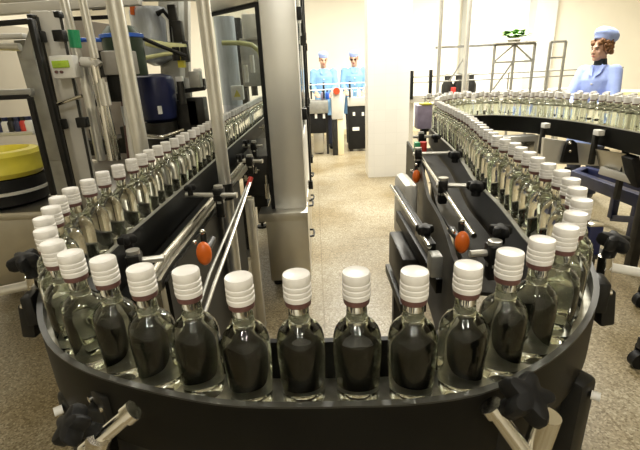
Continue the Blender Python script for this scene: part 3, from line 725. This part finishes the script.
# this path runs clockwise, so positive offset lies on the inside of the bend, toward the photographer
MB().ribbon(apw, -.29, .05, .985, .9995).ribbon(apd[:10], -.045, .042, .98, .999).build('belt', 'belt', acc)
g1 = MB().ribbon(apd, .042, .054, .885, 1.01).build('side_panel', 'blackmet', acc)
MB().ribbon(apd, .040, .056, 1.01, 1.016).build('edge_strip', 'tube', g1)
MB().ribbon(apw, -.302, -.29, .86, 1.03).build('side_panel', 'blackmet', acc)
MB().ribbon(apw, -.26, .02, .905, .985).build('bed', 'dark', acc)
for z in (1.10, 1.16): MB().tube([(p.x, p.y, z) for p in off(apw, -.315)], .006, 8).build('guard_rail', 'tube', acc)
for i in range(1, len(apw)-2, 12):
    p = off(apw, -.325)[i]; MB().tube([(p.x, p.y, .92), (p.x, p.y, 1.18)], .008, 10).build('rail_post', 'tube', acc)
for x, y in ((1.05, 3.70), (1.40, 3.92), (1.75, 3.68), (2.2, 2.75)):
    MB().box(x-.03, x+.03, y-.03, y+.03, 0, .82, .004).build('leg', 'dark', acc)
for px, py in ((545, 125), (598, 132)):
    c = at(px, py, 3.3 if px < 560 else 2.85); MB().box(c.x-.022, c.x+.022, c.y-.04, c.y+.02, c.z-.02, c.z+.016, .004).build('bracket', 'white', acc, label='small white bracket')
    MB().box(c.x-.016, c.x+.016, c.y+.0, c.y+.03, c.z-.22, c.z-.02, .004).build('support_arm', 'dark', acc)
# packed rows of bottles behind the near row
for rname, d, gap in (('second', -.078, .079), ('third', -.158, .10), ('fourth', -.240, .11)):
    row = []
    for p in off([q for q in smooth_path(ACC_PTS, .02) if q.x > 1.14], d):
        if not row or (p-row[-1]).length > gap: row.append(p)
    for i, p in enumerate(row):
        put_bottle(p.x, p.y, 'small distant bottle in the %s row of the far curved line, %s along' % (rname, nth(i+1)), rname+' row of bottles on the far curved line')

# cabinet under accumulation line
t = thing('steel_cabinet', 'stainless cabinet with black arched handle plates under the far curved line', 'cabinet', (1.75, 4.3, 0))
a, b = at(494, 128, 3.45), at(537, 152, 3.45)
MB().box(a.x, b.x, 3.45, 3.56, .05, .87, .006).build('body', 'steel_h', t)
MB().box(a.x+.05, b.x-.04, 3.425, 3.45, .20, .83, .004).build('door', 'chrome', t)
t = thing('steel_hopper', 'sloping stainless chute with a black arched plate under the far right line', 'chute', (2.2, 3.6, 0))
a = [at(544, 138, 3.0), at(594, 145, 3.0), at(599, 166, 3.0), at(542, 163, 3.0)]
MB().poly(a, .03, (0, 1, 0)).build('panel', 'steel_h', t)
pl = [at(562, 163, 2.965), at(566, 147, 2.965), at(569, 141, 2.965), at(573, 140, 2.965), at(577, 143, 2.965), at(579, 163, 2.965)]
MB().poly(pl, .03, (0, 1, 0)).build('arched_plate', 'rubber', t)
for py in (143, 151):
    c = at(570, py, 2.96); MB().ball((c.x, c.y, c.z), .012, 10, 6).build('bolt', 'chrome', t)
MB().box(1.66, 1.69, 3.03, 3.06, 0, .70).box(1.80, 1.83, 3.03, 3.06, 0, .70).build('leg', 'dark', t)
t = thing('steel_tray', 'dull steel tray hung below the far line at the right edge', 'tray', (2.3, 3.1, 0))
a = [at(599, 150, 2.8), at(632, 155, 2.65), at(632, 178, 2.65), at(604, 170, 2.8)]
MB().poly(a, .04, (0, 1, 0)).build('panel', 'steel', t)
MB().bar(at(600, 170, 2.8), at(640, 182, 2.6), .03, .05, .004).build('lower_rail', 'palemet', t)
MB().bar(at(630, 156, 2.62), at(636, 185, 2.62), .10, .05, .006).build('dark_cover', 'rubber', t)
MB().bar(at(604, 150, 2.85), at(607, 168, 2.85), .05, .05, .006).build('dark_cover', 'rubber', t)
MB().box(1.96, 1.99, 2.70, 2.73, .55, .903).build('hanger', 'dark', t)
# navy low frame
t = thing('pallet_frame', 'low navy blue steel frame on the floor at the right', 'frame', (2.6, 3.1, 0))
A, B = atz(574, 176, .42), atz(660, 208, .42)
A.z = B.z = .42
MB().bar(A, B, .07, .10, .004).bar(A+Vector((.2, .16, 0)), B+Vector((.3, .16, 0)), .06, .09, .004).bar(A, A+Vector((.2, .16, 0)), .06, .09, .004).build('frame', 'navy', t)
lf = at(627, 251, 3.3)
for q in (atz(628, 251, 0), A+Vector((.03, 0, 0)), A+Vector((.2, .16, 0))):
    MB().bar((q.x, q.y, .0), (q.x, q.y, .42), .055, .055, .004).build('leg', 'navy', t)
dd = (B-A).normalized(); s_ = A+dd*.9
MB().bar(A+dd*.55, A+dd*.55+Vector((0, 0, -.22)), .05, .05, .004).bar(A+dd*.55+Vector((0, 0, -.22)), A+dd*1.25+Vector((0, 0, -.02)), .04, .05, .004).build('brace', 'navy', t)
# blue rag / box beside curve
c = at(591, 238, 1.25)
t = thing('blue_tin', 'small bright blue tin standing behind the right end of the curve', 'tin', (c.x, 1.25, c.z-.05))
MB().box(c.x-.022, c.x+.022, 1.23, 1.27, c.z-.05, c.z+.045, .004).build('tin_body', 'blue', t)
MB().box(c.x-.024, c.x+.024, 1.228, 1.272, c.z+.045, c.z+.052, .003).build('tin_lid', 'chrome', t)
MB().box(c.x-.03, c.x+.06, 1.22, 1.28, c.z-.062, c.z-.05, .002).box(c.x-.01, c.x+.02, 1.24, 1.26, 0, c.z-.062).build('stand', 'dark', t)
# trolley with casters at right edge
t = thing('trolley', 'low trolley on black casters, only its wheels showing at the right edge', 'trolley', (2.0, 2.1, 0))
MB().box(2.02, 2.6, 1.68, 2.4, .16, .20, .008).box(1.53, 2.05, 1.725, 1.755, .145, .165, .004).box(1.93, 2.05, 2.255, 2.285, .145, .165, .004).build('deck', 'navy', t)
for x, y in ((1.53, 1.73), (1.93, 2.27), (2.45, 1.75), (2.45, 2.35)):
    w = MB().tube([(x, y-.02, .045), (x, y+.02, .045)], .045, 20).build('caster_wheel', 'rubber', t)
    MB().box(x-.01, x+.10, y-.028, y+.028, .10, .16, .005).box(x-.008, x+.02, y-.032, y-.024, .04, .12).box(x-.008, x+.02, y+.024, y+.032, .04, .12).build('caster_fork', 'black', w)

# ------------------------------------------------------------------ background: transfer conveyor, frames, plant
t = thing('transfer_conveyor', 'low straight conveyor with guard rails right of the white pillar', 'conveyor', (2.0, 6.9, 0))
MB().box(1.35, 4.6, 6.75, 7.05, .90, 1.0, .005).build('bed', 'palemet', t)
for z in (1.19, 1.27): MB().tube([(1.35, 6.72, z), (4.6, 6.72, z)], .011, 8).build('guard_rail', 'greymet', t)
for x in (1.46, 1.74):
    MB().bar((x, 6.72, .95), (x, 6.72, 1.36), .045, .045, .004).build('rail_post', 'black', t)
for x in (2.3, 2.9, 3.5, 4.1):
    MB().tube([(x, 6.72, .95), (x, 6.72, 1.28)], .012, 10).build('rail_post', 'tube', t)
for x in (1.5, 2.6, 3.6, 4.5): MB().box(x-.03, x+.03, 6.85, 6.91, 0, .9).build('leg', 'palemet', t)
for x in (2.05, 2.22, 2.40): MB().lathe([(.09, 1.0), (.09, 1.12), (.05, 1.2), (.05, 1.28), (0, 1.29)], (x, 6.9, 0), 14).build('drive_head', 'dark', t)
c = at(453, 90, 6.7); MB().box(c.x-.03, c.x+.03, 6.66, 6.72, c.z-.06, c.z+.04, .004).build('marker', 'red', t)

def thinpost(px0, px1, Y, r, z1, label):
    p = at(px1, 100, Y); p0 = at(px0, 0, Y)
    x = (p.x+p0.x)/2
    o = thing('pole', label, 'pole', (x, Y, 0))
    MB().cyl((x, Y, .01), (x, Y, z1), r, seg=14).build('tube', 'tube', o)
    MB().cyl((x, Y, 0), (x, Y, .012), r*2.4, seg=14).build('base_plate', 'greymet', o)
thinpost(443, 436, 5.4, .022, RH, 'thin grey pole rising just right of the white pillar')
thinpost(470, 463, 6.2, .034, RH, 'thicker grey pole at the left edge of the pale pilaster')
t = thing('open_frame', 'open metal frame with diagonal braces carrying the plant', 'frame', (2.8, 6.6, 0))
A, B = at(495, 45, 6.6), at(535, 45, 6.6); zt = A.z
x0, x1 = A.x, B.x
bt = MB()
for x in (x0, (x0+x1)/2, x1): bt.bar((x, 6.6, 0), (x, 6.6, zt), .03, .03)
bt.build('uprights', 'greymet', t).name = 'upright_frame'
MB().bar((x0-.85, 6.6, zt), (x1, 6.6, zt), .03, .03).bar((x0, 6.6, 1.42), (x1, 6.6, 1.42), .025, .025).build('top_bar', 'greymet', t)
MB().bar((x0, 6.61, 1.42), ((x0+x1)/2, 6.61, zt), .02, .02).bar(((x0+x1)/2, 6.61, zt), (x1, 6.61, 1.42), .02, .02).bar((x0, 6.61, 1.0), ((x0+x1)/2, 6.61, 1.42), .02, .02).build('brace', 'greymet', t)
MB().box(x0, x1, 6.5, 6.7, zt+.015, zt+.03).build('shelf_board', 'palemet', t)
MB().bar((x0-.4, 6.6, 0), (x0-.4, 6.6, zt), .05, .04).bar((x0-.62, 6.6, 1.2), (x0-.4, 6.6, 1.55), .02, .02).build('side_post', 'greymet', t)
t = thing('tall_rack', 'narrow two-post metal rack against the right-hand pilaster', 'rack', (3.3, 6.5, 0))
A, B = at(551, 42, 6.5), at(566, 42, 6.5)
MB().bar((A.x, 6.5, 0), (A.x, 6.5, A.z), .03, .03).bar((B.x, 6.5, 0), (B.x, 6.5, A.z), .03, .03).build('upright_frame', 'greymet', t)
MB().bar((A.x, 6.5, A.z), (B.x, 6.5, A.z), .03, .03).build('crossbar', 'greymet', t)
MB().bar((A.x, 6.5, 1.45), (B.x, 6.5, 1.45), .025, .025).build('crossbar', 'greymet', t)
MB().bar((A.x, 6.5, .8), (B.x, 6.5, .8), .025, .025).build('crossbar', 'greymet', t)
# plant
c = at(514, 40, 6.6)
t = thing('potted_plant', 'small bushy green plant on top of the open metal frame', 'plant', (c.x, 6.6, zt+.03))
zp = zt+.03
MB().lathe([(.05, zp), (.06, zp+.006), (.07, zp+.03), (.06, zp+.03)], (c.x, 6.6, 0), 18, 1.4, .9).build('pot', 'clay', t)
lv = MB(); rnd = random.Random(3)
for k in range(170):
    a = rnd.uniform(0, 2*PI); tilt = rnd.uniform(.2, 1.35); L = rnd.uniform(.10, .21)
    base = Vector((c.x+rnd.uniform(-.07, .07), 6.6+rnd.uniform(-.04, .04), zp+.05))
    d = Vector((math.cos(a)*math.sin(tilt)*1.15, math.sin(a)*math.sin(tilt), math.cos(tilt)*.75)); s = d.cross(Vector((0, 0, 1))).normalized()*L*.2
    u = Vector((0, 0, .004))
    mid = base+d*L*.6+u*4; tip = base+d*L-Vector((0, 0, .02))
    lv._new([base, mid+s, tip, mid-s, mid+u*2], [[0, 1, 4], [1, 2, 4], [2, 3, 4], [3, 0, 4]])
lv.build('foliage', 'leaf', t)
# counter behind woman
t = thing('wall_counter', 'long pale yellow counter along the wall behind the standing woman', 'counter', (5.5, 8.2, 0))
A, B = at(552, 88, 7.2), at(665, 97, 6.2)
A.z = B.z = (A.z+B.z)/2
MB().bar(A, B, .5, .05, .006).build('worktop', 'counter', t)
for f in (.1, .5, .9):
    q = A.lerp(B, f); MB().box(q.x-.03, q.x+.03, q.y-.03, q.y+.03, 0, A.z-.02).build('leg', 'palemet', t)

# ------------------------------------------------------------------ far workstation with the two workers
t = thing('inspection_bench', 'dark inspection bench, left unit, in front of the worker in the aisle', 'bench', (.0, 7.7, 0))
a, b = at(306, 103, 7.6), at(329.5, 140, 7.6)
MB().box(a.x, b.x, 7.6, 7.95, .72, .93, .01).build('worktop', 'greymet', t)
MB().box(a.x, b.x-.05, 7.65, 7.9, .38, .72, .01).build('dark_drawer', 'rubber', t)
MB().box(a.x+.1, b.x-.1, 7.68, 7.9, .03, .38, .01).build('lower_box', 'steel', t)
for px in (316, 324):
    c = at(px, 116, 7.63); MB().box(c.x-.02, c.x+.02, 7.62, 7.66, c.z-.04, c.z+.04).build('handle', 'white', t)
for x in (a.x+.03, b.x-.03): MB().box(x-.02, x+.02, 7.7, 7.74, 0, .72).build('leg', 'dark', t)
t = thing('switch_cabinet', 'pale grey cabinet with an orange-red round button between the benches', 'cabinet', (.3, 7.6, 0))
a, b = at(331, 87, 7.5), at(344, 142, 7.5)
MB().box(a.x, b.x, 7.5, 7.7, .62, 1.12, .01).build('upper_box', 'palemet', t)
MB().box(a.x+.09, b.x, 7.52, 7.7, 0, .62, .01).build('pedestal', 'dado', t)
MB().box(a.x, a.x+.085, 7.52, 7.68, 0, .62, .005).build('side_panel', 'dark', t)
c = at(336.5, 91, 7.49); MB().cyl((c.x, 7.45, c.z), (c.x, 7.51, c.z), .055, seg=24).build('round_button', 'darkorange', t)
t = thing('inspection_bench', 'dark inspection bench, right unit, touching the white pillar', 'bench', (.7, 7.8, 0))
a, b = at(348, 103, 7.8), at(372, 142, 7.8)
MB().box(a.x, b.x, 7.8, 8.0, .80, .95, .01).build('worktop', 'palemet', t)
MB().box(a.x, b.x, 7.82, 8.0, .04, .80, .01).build('cupboard', 'rubber', t)
for px, py, w in ((356, 129, .06), (354, 114, .02), (363, 114, .02)):
    c = at(px, py, 7.8); MB().box(c.x-w, c.x+w, 7.80, 7.83, c.z-.03, c.z+.03).build('label_plate', 'white', t)
for x in (a.x+.05, b.x-.05): MB().box(x-.03, x+.03, 7.85, 7.95, 0, .05).build('foot', 'dark', t)
t = thing('bench_rail', 'horizontal steel guard rails on short posts before the two workers', 'rail', (.3, 7.77, .953))
for z in (1.10, 1.19): MB().tube([(-.10, 7.75, z), (1.0, 7.75, z)], .010, 8).build('rail', 'tube', t)
for x in (-.05, .17, .62, .96): MB().bar((x, 7.77, .953), (x, 7.77, 1.22), .03, .03).build('rail_post', 'dark', t)
for i, (px, mt, nm) in enumerate(((323, 'lilac', 'lilac'), (327.5, 'brightblue', 'blue'), (351, 'white', 'white'), (359, 'white', 'pale'))):
    c = at(px, 99, 7.85); zb = .931 if px < 340 else .951
    tb = thing('canister', 'tiny %s canister on the far benches, %s from the left' % (nm, nth(i+1)), 'canister', (c.x, 7.88, zb), 'canisters on the far benches')
    MB().lathe([(.03, zb), (.035, zb+.01), (.035, zb+.10), (.015, zb+.13), (.0, zb+.135)], (c.x, 7.88, 0), 14).build('canister_body', mt, tb)
    MB().cyl((c.x, 7.88, zb+.13), (c.x, 7.88, zb+.16), .016, seg=12).build('lid', 'dark', tb)

# ------------------------------------------------------------------ people
def remesh(ob, vox, smooth_it=4):
    m = ob.modifiers.new('r', 'REMESH'); m.mode = 'VOXEL'; m.voxel_size = vox
    s = ob.modifiers.new('s', 'SMOOTH'); s.iterations = smooth_it; s.factor = .5
    dg = bpy.context.evaluated_depsgraph_get(); dg.update()
    me = bpy.data.meshes.new_from_object(ob.evaluated_get(dg))
    ob.modifiers.clear(); old = ob.data; ob.data = me; bpy.data.meshes.remove(old)
    me.polygons.foreach_set('use_smooth', [True]*len(me.polygons)); return ob

def ell_loft(mb, secs, seg=24):
    """secs: (z, cx, cy, rx, ry) rings closed at both ends"""
    vs = []; fs = []
    for z, cx, cy, rx, ry in secs:
        for k in range(seg):
            a = 2*PI*k/seg; vs.append(Vector((cx+rx*math.cos(a), cy+ry*math.sin(a), z)))
    n = len(secs)
    for i in range(n-1):
        for k in range(seg):
            k2 = (k+1) % seg; fs.append([i*seg+k, i*seg+k2, (i+1)*seg+k2, (i+1)*seg+k])
    fs += [list(range(seg))[::-1], [(n-1)*seg+k for k in range(seg)]]
    mb._new(vs, fs)

def person(loc, yaw, label, elbows, wrists, head_yaw, head_pitch, coat, hat, hair, female, scale=1.0, glasses=False, vox=.011):
    """local frame: faces -Y, left hand on +X"""
    root = thing('person', label, 'person', (0, 0, 0))
    hs = .145 if female else .18
    sh = {s: Vector((s*hs, .01, 1.375)) for s in (-1, 1)}
    b = MB()
    ell_loft(b, [(.80, 0, .01, .13, .10), (.90, 0, .01, .155, .11), (1.02, 0, .005, .13, .095), (1.12, 0, 0, .125, .09), (1.25, 0, -.005, .15, .105), (1.34, 0, .005, .155, .095), (1.40, 0, .015, .11, .07), (1.44, 0, .02, .06, .055)])
    b.tube([(0, .02, 1.38), (0, .012, 1.46), (0, -.005, 1.53)], [.058, .050, .052], 16)
    for s in (-1, 1):
        b.tube([sh[s]-Vector((s*.04, 0, 0)), sh[s], elbows[s], wrists[s]], [.05, .052, .040, .027], 14)
        b.ball(sh[s], .055); b.ball(elbows[s], .041)
        # hand: palm and five fingers
        d = (wrists[s]-elbows[s]).normalized(); w = wrists[s]
        side = d.cross(Vector((0, 0, 1))).normalized() if abs(d.z) < .95 else Vector((1, 0, 0))
        nrm = side.cross(d).normalized()
        if nrm.z > 0: nrm = -nrm
        palm = w+d*.055
        b.tube([w-d*.01, w+d*.03, w+d*.085], [.026, .033, .030], 12)
        for j, (o_, L) in enumerate(((-.028, .062), (-.010, .074), (.010, .072), (.027, .056))):
            f0 = w+d*.075+side*o_; f1 = f0+d*L*.5+nrm*.008+side*o_*.12; f2 = f1+d*L*.4+nrm*.026
            b.tube([f0, f1, f2], [.0105, .0100, .0085], 8); b.ball(f2, .0085, 8, 6)
        th = -s
        t0 = w+d*.03+side*.025*th; t1 = t0+side*.026*th+d*.030+nrm*.012; t2 = t1+d*.028+side*.004*th+nrm*.012
        b.tube([t0, t1, t2], [.014, .0125, .010], 8); b.ball(t2, .010, 8, 6)
        b.tube([(s*.085, .01, .90), (s*.095, 0, .68), (s*.10, -.005, .49), (s*.10, .02, .30), (s*.10, .03, .09)], [.085, .078, .056, .052, .036], 14)
        b.tube([(s*.10, .04, .05), (s*.10, -.04, .04), (s*.105, -.15, .03)], [.04, .038, .026], 10)
    # head
    hc = Vector((0, -.012, 1.60)); piv = Vector((0, .0, 1.52))
    R = Matrix.Translation(piv) @ Matrix.Rotation(head_yaw, 4, 'Z') @ Matrix.Rotation(head_pitch, 4, 'X') @ Matrix.Translation(-piv)
    R3 = R.to_3x3().to_4x4()
    def H(x, y, z): return R @ (hc+Vector((x, y, z)))
    b.ball(H(0, .012, .022), (.074, .090, .090), 20, 14, R3)
    b.ball(H(0, -.018, -.035), (.060, .070, .080), 18, 12, R3)
    b.ball(H(0, -.062, -.090), (.030, .026, .024), 12, 8, R3)
    b.ball(H(0, -.070, .022), (.048, .022, .016), 12, 8, R3)           # brow
    b.tube([H(0, -.083, .012), H(0, -.101, -.018), H(0, -.108, -.032)], [.009, .012, .014], 10); b.ball(H(0, -.100, -.034), (.018, .013, .010), 10, 6, R3)
    for s in (-1, 1):
        b.ball(H(s*.040, -.062, -.022), (.022, .022, .020), 10, 8, R3)   # cheek
        b.ball(H(s*.073, .012, -.010), (.010, .019, .031), 10, 8, R3)    # ear
    b.ball(H(0, -.083, -.062), (.024, .012, .010), 10, 6, R3)
    body = b.build('body', 'skin', root); remesh(body, vox*.62 if female else vox*.7, 3)
    # eyes, brows, lips as features of the face
    e = MB()
    for s in (-1, 1):
        e.ball(H(s*.031, -.080, .004), (.013, .008, .0065), 10, 6, R3)
        e.tube([H(s*.016, -.090, .022), H(s*.034, -.087, .027), H(s*.050, -.076, .022)], .004, 6)
    e.build('eyes', 'eye', body).name = 'eye_pair'
    MB().ball(H(0, -.0925, -.062), (.021, .007, .0075), 12, 6, R3).build('lips', 'lip', body).name = 'mouth'
    # coat
    c = MB()
    hem = .62
    ell_loft(c, [(hem, 0, .01, .215, .165), (.80, 0, .01, .195, .155), (.95, 0, .01, .175, .135), (1.08, 0, .005, .158, .122), (1.20, 0, -.005, .168, .130 if female else .122), (1.30, 0, -.002, .178, .126), (1.37, 0, .01, .165, .10), (1.415, 0, .016, .115, .082), (1.445, 0, .018, .075, .066)])
    for s in (-1, 1):
        cuff = elbows[s].lerp(wrists[s], .93)
        c.tube([sh[s]-Vector((s*.05, 0, 0)), sh[s]+Vector((s*.005, 0, -.005)), sh[s].lerp(elbows[s], .5), elbows[s], elbows[s].lerp(wrists[s], .5), cuff], [.064, .073, .066, .060, .053, .046], 16)
        c.ball(sh[s], .072); c.ball(elbows[s], .060)
    coat_o = c.build('coat', coat, root); remesh(coat_o, .010, 4)
    # collar flaps
    k = MB()
    for s in (-1, 1):
        k.poly([(s*.012, -.118, 1.33), (s*.055, -.112, 1.36), (s*.070, -.055, 1.435), (s*.045, -.058, 1.45), (s*.028, -.085, 1.41)], .008, (0, -1, .3))
    k.build('collar', coat, coat_o)
    bt_ = MB()
    for z in (1.26, 1.14, 1.02): bt_.cyl((0, -.15, z), (0, -.115, z), .009, seg=10)
    bt_.build('button_row', 'white', coat_o)
    if female:
        n = MB(); ell_loft(n, [(1.42, 0, .014, .068, .062), (1.47, 0, .008, .060, .058), (1.505, 0, 0, .056, .056)], 18)
        n.build('roll_neck', 'knit', root, label='dark roll-neck collar')
    tr = MB()
    for s in (-1, 1):
        tr.tube([(s*.085, .01, .88), (s*.095, 0, .68), (s*.10, -.005, .49), (s*.10, .02, .30), (s*.10, .03, .07)], [.098, .092, .075, .070, .065], 14)
    tr.build('trousers', 'trouser', root)
    for s in (-1, 1):
        MB().tube([(s*.10, .075, .038), (s*.10, .03, .045), (s*.10, -.05, .042), (s*.105, -.15, .034), (s*.105, -.185, .030)], [.030, .044, .046, .042, .024], 12).build('shoe', 'rubber', root)
    # hair
    hr = MB()
    if female:
        hr.ball(H(0, .026, .020), (.086, .094, .092), 20, 14, R3)
        rn = random.Random(5)
        for kk in range(70):
            a = rn.uniform(-2.7, 2.7); zz = rn.uniform(-.045, .075)
            if abs(a) > 2.0: zz = rn.uniform(.052, .085)
            hr.ball(H(math.sin(a)*.080, .016+math.cos(a)*.092, zz), rn.uniform(.016, .026), 8, 6)
    else:
        hr.ball(H(0, .024, .020), (.079, .088, .078), 20, 14, R3)
    hh = hr.build('hair', hair, root)
    # hat
    ht = MB()
    if female:
        tl = R @ Matrix.Translation(hc+Vector((0, .030, .078))) @ Matrix.Rotation(math.radians(-27), 4, 'X')
        ht.lathe([(.0, -.012), (.088, -.012), (.096, .0), (.098, .022), (.110, .034), (.114, .052), (.110, .080), (.088, .106), (.048, .120), (.0, .124)], (0, 0, 0), 28, .95, 1.10, tl)
    else:
        tl = R @ Matrix.Translation(hc+Vector((0, .012, .050))) @ Matrix.Rotation(math.radians(-6), 4, 'X')
        ht.lathe([(.0, -.01), (.084, -.01), (.088, .0), (.089, .030), (.094, .040), (.092, .058), (.074, .078), (.04, .088), (.0, .090)], (0, 0, 0), 26, .95, 1.12, tl)
    ht.build('cap', hat, root, label='soft blue work cap').name = 'work_cap'
    if glasses:
        g = MB()
        for s in (-1, 1): g.ball(H(s*.033, -.093, .004), (.022, .006, .015), 12, 8, R3)
        g.tube([H(-.072, -.02, .01), H(-.055, -.085, .010), H(.055, -.085, .010), H(.072, -.02, .01)], .004, 6)
        g.build('glasses', 'black', root)
    root.location = loc; root.rotation_euler = (0, 0, yaw); root.scale = (scale,)*3
    return root

V = Vector
# far left worker
person((.19, 8.35, 0), 0.0, 'worker in light blue coat and cap at the left bench of the aisle, head bowed',
       {-1: V((-.215, -.05, 1.12)), 1: V((.215, -.05, 1.12))}, {-1: V((-.15, -.24, 1.04)), 1: V((.14, -.24, 1.03))}, .1, .25, 'coat2', 'hat', 'darkhair', False, 1.0)
person((.76, 8.4, 0), -.05, 'worker in light blue coat and dark glasses at the right bench beside the pillar',
       {-1: V((-.215, -.05, 1.12)), 1: V((.215, -.05, 1.12))}, {-1: V((-.17, -.22, 1.05)), 1: V((.15, -.24, 1.03))}, -.15, .3, 'coat2', 'hat', 'darkhair', False, 1.0, True)
# woman behind the far line
person((2.84, 4.5, 0), -math.radians(52), 'woman in light blue coat and puffed cap behind the far curved line, looking left',
       {-1: V((-.20, -.13, 1.10)), 1: V((.22, -.11, 1.09))}, {-1: V((-.10, -.34, 1.04)), 1: V((.14, -.32, 1.03))}, -math.radians(24), .08, 'coat', 'hat', 'hair', True, .945, False, .011)

# ------------------------------------------------------------------ world / view
w = bpy.data.worlds.new('world'); S.world = w; w.use_nodes = True
w.node_tree.nodes['Background'].inputs[0].default_value = (.9, .95, 1, 1); w.node_tree.nodes['Background'].inputs[1].default_value = .2
S.view_settings.view_transform = 'Standard'; S.view_settings.look = 'None'; S.view_settings.gamma = 1; S.view_settings.use_curve_mapping = False
S.view_settings.exposure = 0.0
cy = S.cycles
cy.max_bounces = 16; cy.transmission_bounces = 14; cy.transparent_max_bounces = 24; cy.glossy_bounces = 5; cy.diffuse_bounces = 4
cy.caustics_reflective = False; cy.caustics_refractive = True; cy.blur_glossy = .6
cy.sample_clamp_indirect = 6
cy.use_denoising = True
